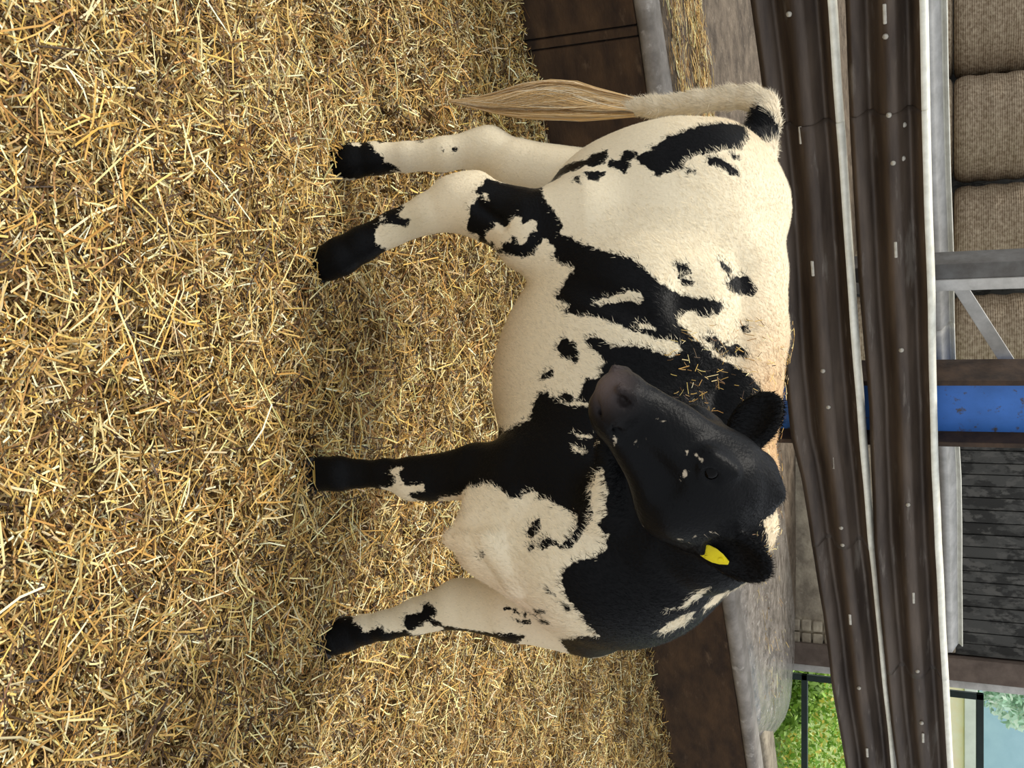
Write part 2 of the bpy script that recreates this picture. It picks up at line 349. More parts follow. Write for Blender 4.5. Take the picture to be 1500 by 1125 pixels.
L.new(mm.outputs[0], m1.inputs['Factor']); b_ = N['Principled BSDF']; L.new(m1.outputs[2], b_.inputs['Base Color']); b_.inputs['Roughness'].default_value = .85
bp = N.new('ShaderNodeBump'); bp.inputs['Strength'].default_value = .6; bp.inputs['Distance'].default_value = .02; L.new(mm.outputs[0], bp.inputs['Height']); L.new(bp.outputs[0], b_.inputs['Normal'])
def bale_mesh():
    V = []; ns = 56; prof = [(.0, 0), (.50, 0), (.55, .02), (.578, .08)] + [(.578 + .010 * math.sin(k * 1.9), .08 + k * .0743) for k in range(1, 15)] + [(.55, 1.18), (.50, 1.20), (0, 1.20)]
    for r, z in prof:
        for k in range(ns):
            a = 2 * math.pi * k / ns; rr = r * (1 + .018 * noise.noise(Vector((math.cos(a) * 2, math.sin(a) * 2, z * 3))))
            V.append((rr * math.cos(a), rr * math.sin(a), z))
    Fc = [(i * ns + k, i * ns + (k + 1) % ns, (i + 1) * ns + (k + 1) % ns, (i + 1) * ns + k) for i in range(len(prof) - 1) for k in range(ns)]
    return mesh('round_bale', V, Fc, True)
bme = bale_mesh()
tone = ['leftmost', 'second from the left', 'third from the left', 'fourth from the left, behind the diagonal brace']
for i, bx in enumerate((-5.25, -4.04, -2.86, -1.65, -.43)):
    for lv in (0, 1):
        o = link('round_bale', bme, bm_, None, (bx + .01 * lv, 12.55 + (.06 if i % 2 else 0), .27 + 1.21 * lv)); o.rotation_euler.z = i * 1.3 + lv
        if lv: tag(o, ['net-wrapped round bale standing on end at the far left edge, upper tier', 'net-wrapped brown bale of the upper tier, leftmost in view', 'net-wrapped brown bale of the upper tier, second from the left', 'net-wrapped brown bale of the upper tier, third from the left', 'net-wrapped brown bale behind the grey gate upright and brace, upper tier'][i], 'bale', 'round bales stacked beyond the feed passage')
        else: tag(o, ['lower-tier bale at the far left edge of the row', 'lower-tier bale under the leftmost bale in view', 'lower-tier bale under the second bale in view', 'lower-tier bale under the third bale in view', 'lower-tier bale under the bale behind the gate brace'][i], 'bale', 'lower round bales hidden behind the rails')

# ---------------- far wall on the right ----------------
wr = empty('wall_right', (1.2, 7.2, 0)); tag(wr, kind='structure')
box('panel', M['concrete'], wr, .30, 1.74, 7.2, 7.4, 0, 1.50, bev=.01)
rm = random.Random(4)
for r in range(5):
    for c_ in range(2):
        x0 = 1.60 + c_ * .085; z0 = .46 + r * .075
        box('stone', M['concrete'], wr, x0 + rm.uniform(0, .008), x0 + .078, 7.175 + rm.uniform(-.01, .01), 7.21, z0, z0 + .066, bev=.010)
box('backing', M['board'], wr, .2, 1.76, 7.26, 7.36, 1.4, 3.4)
box('backing', M['board'], wr, -16, .3, 13.6, 13.8, 0, 4)
x = .28; k = 0
while x < 1.74:
    wd = rm.uniform(.072, .084); box('board', M['board'], wr, x, x + wd - .005, 7.2 + rm.choice((0, .012)), 7.24, 1.50, 3.4, bev=.003); x += wd
jm = box('trim_2', M['jamb'], None, 1.755, 1.90, 7.14, 7.34, 0, 3.4, bev=.006); tag(jm, kind='structure')
jm = box('trim_3', M['galv'], None, 1.90, 1.95, 7.16, 7.30, 0, 3.4, bev=.004); tag(jm, kind='structure')

# ---------------- outside, through the opening ----------------
tag(box('ground', M['grass'], None, 1.0, 16, 7.6, 30, -.4, -.05, bev=0), 'sunlit grass outside the opening', None, kind='structure')
fr = empty('garden_gate', (2.0, 7.9, 0)); tag(fr, 'dark green metal garden gate frame outside the opening', 'gate')
def bar(x0, x1, z0, z1): box('bar', M['black'], fr, x0, x1, 7.88, 7.92, z0, z1, bev=.004)
bar(2.17, 2.215, -.06, 1.68); bar(2.17, 3.9, 1.63, 1.68); bar(2.17, 3.9, .44, .485); bar(3.85, 3.9, -.06, 1.68); bar(3.0, 3.03, .44, 1.66)
hs = empty('house', (5, 17, 0)); tag(hs, 'pale ochre rendered house with white trim beyond the garden', 'building')
box('wall', M['render'], hs, 2.2, 12, 17, 20, -.1, 1.62, bev=.02); box('fascia', M['whitep'], hs, 2.0, 12.2, 16.9, 20.1, 1.62, 1.80, bev=.01)
for wx in (5.6, 7.6):
    f = box('window', M['whitep'], hs, wx, wx + 1.0, 16.94, 17.02, .5, 1.45, bev=.01); box('pane', M['black'], f, wx + .08, wx + .92, 16.92, 16.95, .58, 1.37, bev=.0)
def foliage(name, N, c, r, label, cat, cols, size=.05):
    u = RNG.normal(0, 1, (N, 3)); u /= np.linalg.norm(u, axis=1)[:, None]
    P = np.array(c) + u * np.array(r) * (RNG.uniform(.25, 1, (N, 1)) ** .4)
    a = RNG.normal(0, 1, (N, 3)); a /= np.linalg.norm(a, axis=1)[:, None]; b = np.cross(a, RNG.normal(0, 1, (N, 3))); b /= np.linalg.norm(b, axis=1)[:, None]
    s = RNG.uniform(.5, 1.2, (N, 1)) * size
    V = np.stack([P - a * s, P + b * s * .45, P + a * s, P - b * s * .45], 1).reshape(-1, 3)
    me = from_np(name, V, np.arange(N * 4).reshape(-1, 4))
    col = np.array([srgb(x)[:3] for x in cols])[RNG.integers(0, len(cols), N)] * RNG.uniform(.8, 1.2, (N, 1))
    attr(me, 'tone', 'FLOAT_COLOR', np.repeat(np.concatenate([np.clip(col, 0, 1), np.ones((N, 1))], 1), 4, 0))
    return tag(link(name, me, M['leafm']), label, cat)
foliage('flowering_hedge', 26000, (4.6, 10.2, .35), (2.6, .7, .72), 'leafy green hedge with yellow flowers behind the garden gate', 'hedge', ['9fc85c', 'b0d86a', '7fae48', 'c8e080', 'f0d870', 'e0ecA0'], .035)
foliage('shrub', 5000, (2.35, 8.6, .10), (.55, .35, .42), 'low green shrub at the foot of the garden gate', 'shrub', ['7fa040', '97b858', '5f8030'], .04)
foliage('pale_tree', 9000, (4.4, 19.5, 3.0), (1.6, 1.2, 1.5), 'pale green tree rising beyond the house roof', 'tree', ['d0ecd0', 'bce0c0', 'e4f6dc'], .10)
sh = box('shed', M['paleblue'], None, 6.2, 16, 26, 30, -.1, 6.5, bev=.05); tag(sh, 'pale blue clad shed seen far off through the opening', 'building')
#tk = bmesh.new(); bmesh.ops.create_cone(tk, cap_ends=True, segments=10, radius1=.16, radius2=.08, depth=3.2, matrix=Matrix.Translation((4.4, 21.0, 1.5))); 

# calf skeleton: (shape, region, blend, centre/joint, radii ...), metres
PR = [
 ('e', 'b', 0.06, -0.4213, 2.55, 0.8833, 0.25, 0.225, 0.238, 0),
 ('e', 'b', 0.08, -0.1037, 2.41, 0.7994, 0.42, 0.265, 0.285, 0),
 ('e', 'b', 0.08, -0.0296, 2.4, 0.6626, 0.3, 0.21, 0.235, 0),
 ('e', 'b', 0.08, 0.259, 2.22, 0.7907, 0.27, 0.23, 0.31, 0),
 ('c', 'b', 0.06, -0.5279, 2.58, 0.977, 0.095, -0.4456, 2.56, 1.0031, 0.11),
 ('c', 'b', 0.015, -0.4456, 2.56, 1.0031, 0.11, -0.2673, 2.48, 1.0186, 0.115),
 ('c', 'b', 0.015, -0.2673, 2.48, 1.0186, 0.115, -0.1164, 2.42, 1.0303, 0.115),
 ('c', 'b', 0.015, -0.1164, 2.42, 1.0303, 0.115, 0.0581, 2.33, 1.0308, 0.11),
 ('c', 'b', 0.015, 0.0581, 2.33, 1.0308, 0.11, 0.1761, 2.25, 1.0379, 0.1),
 ('e', 'b', 0.05, -0.3501, 2.42, 1.0127, 0.06, 0.05, 0.05, 0),
 ('e', 'b', 0.05, -0.5807, 2.58, 0.9633, 0.045, 0.09, 0.05, 0),
 ('e', 'b', 0.07, 0.4022, 2.14, 0.8085, 0.17, 0.22, 0.23, 0),
 ('e', 'b', 0.06, 0.3341, 2.12, 0.5981, 0.13, 0.13, 0.12, 0),
 ('e', 'b', 0.05, 0.3467, 2.07, 0.5283, 0.07, 0.09, 0.055, 0),
 ('c', 'n', 0.07, 0.3161, 2.16, 0.8721, 0.185, 0.3113, 2.09, 0.973, 0.145),
 ('c', 'n', 0.015, 0.3113, 2.09, 0.973, 0.145, 0.3028, 2.03, 1.0505, 0.11),
 ('c', 'n', 0.015, 0.3028, 2.03, 1.0505, 0.11, 0.268, 1.99, 1.0992, 0.09),
 ('c', 'n', 0.05, 0.2025, 2.22, 1.0676, 0.08, 0.3326, 2.1, 1.0631, 0.06),
 ('c', 'n', 0.015, 0.3326, 2.1, 1.0631, 0.06, 0.323, 2.05, 1.1007, 0.05),
 ('c', 'rf', 0.05, 0.2575, 2.12, 0.7603, 0.13, 0.2106, 2.12, 0.6147, 0.095),
 ('c', 'rf', 0.015, 0.2106, 2.12, 0.6147, 0.095, 0.2034, 2.13, 0.4914, 0.066),
 ('c', 'rf', 0.015, 0.2034, 2.13, 0.4914, 0.066, 0.2203, 2.13, 0.371, 0.052),
 ('c', 'rf', 0.015, 0.2203, 2.13, 0.371, 0.052, 0.2237, 2.13, 0.3217, 0.05),
 ('c', 'rf', 0.015, 0.2237, 2.13, 0.3217, 0.05, 0.215, 2.13, 0.2474, 0.034),
 ('c', 'rf', 0.015, 0.215, 2.13, 0.2474, 0.034, 0.2177, 2.13, 0.1711, 0.032),
 ('c', 'rf', 0.015, 0.2177, 2.13, 0.1711, 0.032, 0.2185, 2.12, 0.1231, 0.04),
 ('c', 'rf', 0.015, 0.2185, 2.12, 0.1231, 0.04, 0.2204, 2.12, 0.0699, 0.043),
 ('c', 'lf', 0.05, 0.5053, 2.26, 0.7115, 0.13, 0.5353, 2.27, 0.5343, 0.085),
 ('c', 'lf', 0.015, 0.5353, 2.27, 0.5343, 0.085, 0.5466, 2.28, 0.3679, 0.06),
 ('c', 'lf', 0.015, 0.5466, 2.28, 0.3679, 0.06, 0.5904, 2.29, 0.2431, 0.044),
 ('c', 'lf', 0.015, 0.5904, 2.29, 0.2431, 0.044, 0.6214, 2.29, 0.1533, 0.036),
 ('c', 'lf', 0.015, 0.6214, 2.29, 0.1533, 0.036, 0.6378, 2.29, 0.092, 0.036),
 ('c', 'lf', 0.015, 0.6378, 2.29, 0.092, 0.036, 0.6534, 2.29, 0.04, 0.042),
 ('c', 'lf', 0.015, 0.6534, 2.29, 0.04, 0.042, 0.6654, 2.28, 0.0045, 0.045),
 ('e', 'rh', 0.07, -0.458, 2.44, 0.7907, 0.2, 0.12, 0.25, 0),
 ('c', 'rh', 0.06, -0.3897, 2.38, 0.6696, 0.125, -0.3835, 2.34, 0.5411, 0.09),
 ('c', 'rh', 0.015, -0.3835, 2.34, 0.5411, 0.09, -0.429, 2.33, 0.4157, 0.067),
 ('c', 'rh', 0.015, -0.429, 2.33, 0.4157, 0.067, -0.4542, 2.33, 0.3489, 0.06),
 ('c', 'rh', 0.04, -0.5102, 2.35, 0.3873, 0.025, -0.4816, 2.33, 0.3296, 0.045),
 ('c', 'rh', 0.04, -0.4542, 2.33, 0.3489, 0.062, -0.4355, 2.31, 0.2716, 0.05),
 ('c', 'rh', 0.015, -0.4355, 2.31, 0.2716, 0.05, -0.3987, 2.29, 0.1734, 0.042),
 ('c', 'rh', 0.015, -0.3987, 2.29, 0.1734, 0.042, -0.3602, 2.27, 0.094, 0.044),
 ('c', 'rh', 0.015, -0.3602, 2.27, 0.094, 0.044, -0.3319, 2.26, 0.0384, 0.048),
 ('c', 'rh', 0.015, -0.3319, 2.26, 0.0384, 0.048, -0.3161, 2.26, -0.0034, 0.048),
 ('c', 'rh', 0.05, -0.4881, 2.34, 0.3824, 0.03, -0.4469, 2.35, 0.5002, 0.03),
 ('-c', 'rh', 0.02, -0.3829, 2.26, 0.5027, 0.01, -0.4383, 2.265, 0.4275, 0.008),
 ('c', 'b', 0.06, -0.2632, 2.3, 0.6975, 0.05, -0.3222, 2.31, 0.5172, 0.03),
 ('-c', 'b', 0.03, -0.1584, 2.14, 0.8779, 0.02, -0.2518, 2.17, 0.661, 0.02),
 ('-e', 'b', 0.05, -0.1965, 2.2, 0.983, 0.07, 0.03, 0.05, 0),
 ('e', 'lh', 0.07, -0.4845, 2.68, 0.7209, 0.2, 0.1, 0.22, 0),
 ('c', 'lh', 0.06, -0.5241, 2.62, 0.5467, 0.12, -0.5886, 2.6, 0.3939, 0.085),
 ('c', 'lh', 0.015, -0.5886, 2.6, 0.3939, 0.085, -0.6448, 2.58, 0.3098, 0.058),
 ('c', 'lh', 0.04, -0.6581, 2.58, 0.3098, 0.052, -0.637, 2.53, 0.1974, 0.046),
 ('c', 'lh', 0.015, -0.637, 2.53, 0.1974, 0.046, -0.6323, 2.5, 0.0954, 0.04),
 ('c', 'lh', 0.015, -0.6323, 2.5, 0.0954, 0.04, -0.632, 2.48, 0.0085, 0.044),
 ('c', 'lh', 0.015, -0.632, 2.48, 0.0085, 0.044, -0.6261, 2.46, -0.0571, 0.048),
 ('c', 'lh', 0.015, -0.6261, 2.46, -0.0571, 0.048, -0.6197, 2.45, -0.0957, 0.048),
 ('c', 't', 0.03, -0.5943, 2.6, 1.0481, 0.045, -0.6578, 2.62, 1.0582, 0.038),
 ('c', 't', 0.015, -0.6578, 2.62, 1.0582, 0.038, -0.7044, 2.64, 1.0548, 0.033),
 ('c', 't', 0.015, -0.7044, 2.64, 1.0548, 0.033, -0.7314, 2.65, 1.0221, 0.03),
 ('c', 't', 0.015, -0.7314, 2.65, 1.0221, 0.03, -0.7421, 2.66, 0.9643, 0.028),
 ('c', 't', 0.015, -0.7421, 2.66, 0.9643, 0.028, -0.7395, 2.66, 0.8749, 0.027),
 ('c', 't', 0.015, -0.7395, 2.66, 0.8749, 0.027, -0.7371, 2.65, 0.7578, 0.025),
 ('c', 't', 0.015, -0.7371, 2.65, 0.7578, 0.025, -0.7562, 2.65, 0.6146, 0.018),
 ('c', 't', 0.015, -0.7562, 2.65, 0.6146, 0.018, -0.78, 2.64, 0.459, 0.01),
 ('e', 'h', 0.03, 0.1775, 1.9189, 1.0965, 0.105, 0.088, 0.08, 1),
 ('e', 'h', 0.03, 0.1978, 1.9626, 1.1554, 0.038, 0.05, 0.04, 1),
 ('e', 'h', 0.03, 0.1624, 1.9388, 1.1587, 0.05, 0.035, 0.028, 1),
 ('e', 'h', 0.012, 0.203, 1.9583, 1.1891, 0.022, 0.022, 0.018, 1),
 ('e', 'h', 0.012, 0.1485, 1.9716, 1.1703, 0.028, 0.022, 0.014, 1),
 ('e', 'h', 0.01, 0.1546, 1.8802, 1.1511, 0.03, 0.016, 0.014, 1),
 ('c', 'h', 0.03, 0.1554, 1.9033, 1.097, 0.07, 0.0841, 1.8182, 1.0281, 0.046),
 ('c', 'h', 0.03, 0.0841, 1.8182, 1.0281, 0.046, 0.0256, 1.7454, 0.9655, 0.041),
 ('c', 'h', 0.02, 0.1312, 1.9081, 1.1417, 0.014, 0.0219, 1.7628, 1.006, 0.012),
 ('e', 'h', 0.025, 0.0233, 1.7365, 0.9508, 0.04, 0.056, 0.045, 1),
 ('c', 'h', 0.03, 0.2229, 1.8562, 1.0158, 0.05, 0.0758, 1.7565, 0.945, 0.03),
 ('e', 'h', 0.04, 0.2171, 1.8604, 1.0578, 0.1, 0.04, 0.1, 1),
 ('e', 'h', 0.025, 0.1467, 1.8142, 1.1039, 0.045, 0.024, 0.03, 1),
 ('c', 'h', 0.03, 0.1777, 1.9193, 0.9846, 0.05, 0.0637, 1.7733, 0.9367, 0.03),
 ('e', 'h', 0.04, 0.1618, 1.9376, 1.0197, 0.1, 0.04, 0.1, 1),
 ('e', 'h', 0.025, 0.0763, 1.9125, 1.0554, 0.045, 0.024, 0.03, 1),
 ('e', 'h', 0.03, 0.0575, 1.7497, 0.9279, 0.035, 0.042, 0.024, 1),
 ('c', 'n', 0.05, 0.2794, 2.02, 0.9555, 0.095, 0.2333, 2, 0.861, 0.055),
 ('c', 'n', 0.04, 0.2528, 1.99, 0.8671, 0.055, 0.2825, 2.03, 0.8426, 0.06),
 ('c', 'n', 0.03, 0.2584, 1.98, 0.8703, 0.05, 0.1178, 1.93, 0.8764, 0.03),
 ('c', 'h', 0.012, 0.1563, 1.825, 1.1367, 0.012, 0.1263, 1.79, 1.1043, 0.01),
 ('c', 'h', 0.005, 0.1718, 1.8133, 1.1131, 0.0065, 0.1596, 1.8081, 1.1201, 0.0065),
 ('c', 'h', 0.005, 0.1596, 1.8081, 1.1201, 0.0065, 0.1469, 1.7976, 1.1174, 0.0065),
 ('c', 'h', 0.005, 0.1469, 1.7976, 1.1174, 0.0065, 0.1407, 1.7868, 1.1044, 0.0065),
 ('c', 'h', 0.005, 0.1407, 1.7868, 1.1044, 0.0065, 0.1445, 1.7822, 1.0897, 0.0065),
 ('c', 'h', 0.005, 0.1718, 1.8133, 1.1131, 0.0065, 0.1739, 1.8075, 1.0983, 0.0065),
 ('c', 'h', 0.005, 0.1739, 1.8075, 1.0983, 0.0065, 0.1655, 1.796, 1.0872, 0.0065),
 ('c', 'h', 0.005, 0.1655, 1.796, 1.0872, 0.0065, 0.1445, 1.7822, 1.0897, 0.0065),
 ('c', 'h', 0.03, 0.1395, 1.8013, 1.0509, 0.018, 0.0954, 1.7569, 0.9998, 0.012),
 ('e', 'h', 0.03, 0.2309, 1.8371, 1.073, 0.065, 0.02, 0.06, 1),
 ('-c', 'h', 0.03, 0.184, 1.7678, 1.0306, 0.02, 0.0993, 1.7236, 1.0016, 0.015),
 ('-e', 'h', 0.008, 0.1643, 1.7875, 1.1091, 0.02, 0.014, 0.011, 1),
 ('-e', 'h', 0.008, 0.0289, 1.6892, 0.9765, 0.016, 0.017, 0.01, 1),
 ('c', 'h', 0.008, 0.0217, 1.7005, 0.99, 0.009, 0.0087, 1.6905, 0.9686, 0.008),
 ('-c', 'h', 0.01, 0.0276, 1.6988, 0.9181, 0.006, 0.1007, 1.7316, 0.9683, 0.006),
 ('c', 'h', 0.012, 0.0759, 1.9372, 1.0813, 0.012, 0.0479, 1.8994, 1.0503, 0.01),
 ('c', 'h', 0.005, 0.0823, 1.9382, 1.0514, 0.0065, 0.0702, 1.933, 1.0585, 0.0065),
 ('c', 'h', 0.005, 0.0702, 1.933, 1.0585, 0.0065, 0.0574, 1.9225, 1.0557, 0.0065),
 ('c', 'h', 0.005, 0.0574, 1.9225, 1.0557, 0.0065, 0.0512, 1.9116, 1.0427, 0.0065),
 ('c', 'h', 0.005, 0.0512, 1.9116, 1.0427, 0.0065, 0.055, 1.9071, 1.0281, 0.0065),
 ('c', 'h', 0.005, 0.0823, 1.9382, 1.0514, 0.0065, 0.0844, 1.9324, 1.0366, 0.0065),
 ('c', 'h', 0.005, 0.0844, 1.9324, 1.0366, 0.0065, 0.0761, 1.9209, 1.0255, 0.0065),
 ('c', 'h', 0.005, 0.0761, 1.9209, 1.0255, 0.0065, 0.055, 1.9071, 1.0281, 0.0065),
 ('c', 'h', 0.03, 0.0842, 1.8785, 1.0128, 0.018, 0.0501, 1.82, 0.9686, 0.012),
 ('e', 'h', 0.03, 0.1424, 1.9606, 1.012, 0.065, 0.02, 0.06, 1),
 ('-c', 'h', 0.03, 0.0835, 1.9081, 0.9613, 0.02, 0.0239, 1.8289, 0.9497, 0.015),
 ('-e', 'h', 0.008, 0.0598, 1.9334, 1.037, 0.02, 0.014, 0.011, 1),
 ('-e', 'h', 0.008, -0.0233, 1.7621, 0.9405, 0.016, 0.017, 0.01, 1),
 ('c', 'h', 0.008, -0.0226, 1.7622, 0.9596, 0.009, -0.0275, 1.741, 0.9437, 0.008),
 ('-c', 'h', 0.01, 0.0075, 1.7269, 0.9043, 0.006, 0.0444, 1.8102, 0.9295, 0.006),
 ('c', 'b', 0.02, 0.3392, 2, 0.4903, 0.02, 0.3318, 1.99, 0.59, 0.03),
 ('c', 'b', 0.015, 0.3318, 1.99, 0.59, 0.03, 0.4207, 2.02, 0.6406, 0.032),
 ('c', 'b', 0.015, 0.4207, 2.02, 0.6406, 0.032, 0.3832, 2, 0.7114, 0.034),
 ('c', 'b', 0.015, 0.3832, 2, 0.7114, 0.034, 0.3371, 2, 0.7602, 0.03),
 ('c', 'b', 0.03, 0.2531, 2.05, 0.5293, 0.03, 0.2537, 2.03, 0.6364, 0.035),
 ('c', 'b', 0.015, 0.2537, 2.03, 0.6364, 0.035, 0.2835, 2.01, 0.7229, 0.03),
 ('-c', 'b', 0.02, 0.3068, 1.985, 0.5029, 0.01, 0.2907, 1.97, 0.6307, 0.008),
 ('-c', 'b', 0.02, 0.4585, 2.03, 0.5222, 0.01, 0.4834, 2.03, 0.6996, 0.008),
 ('c', 'e', 0.02, 0.278, 1.9042, 1.0396, 0.03, 0.2982, 1.903, 1.0853, 0.026),
 ('e', 'e', 0.015, 0.3164, 1.902, 1.1265, 0.072, 0.05, 0.017, 2),
 ('-e', 'e', 0.012, 0.3254, 1.8813, 1.1274, 0.06, 0.038, 0.022, 2),
 ('c', 'e', 0.02, 0.1485, 1.9754, 1.0939, 0.03, 0.1093, 1.9943, 1.1186, 0.026),
 ('e', 'e', 0.015, 0.0741, 2.0113, 1.1407, 0.072, 0.05, 0.017, 3),
 ('-e', 'e', 0.012, 0.0596, 1.994, 1.1413, 0.06, 0.038, 0.022, 3),
]
FRAMES = [np.array(m) for m in [[[0.89879,-0.43837,0.0],[0.43837,0.89879,0.0],[0.0,0.0,1.0]],[[-0.59832,-0.65589,-0.46024],[0.54044,-0.75441,0.37254],[-0.59156,-0.02583,0.80585]],[[0.40472,-0.0229,0.91415],[-0.85738,-0.35709,0.37064],[0.31795,-0.93379,-0.16416]],[[-0.78357,0.37792,0.49314],[-0.39828,0.30365,-0.86555],[-0.47685,-0.87463,-0.08741]]]]
HO = np.array([0.2067, 1.97, 1.1576])
TASSEL = [[-0.742, 2.65, 0.711], [-0.756, 2.64, 0.628], [-0.771, 2.63, 0.553], [-0.78, 2.62, 0.477], [-0.781, 2.61, 0.4], [-0.781, 2.6, 0.321], [-0.788, 2.59, 0.257], [-0.798, 2.58, 0.189]]
EAR0 = [0.2861, 1.9037, 1.0579]; TAGW = -0.012; TAGF = 0
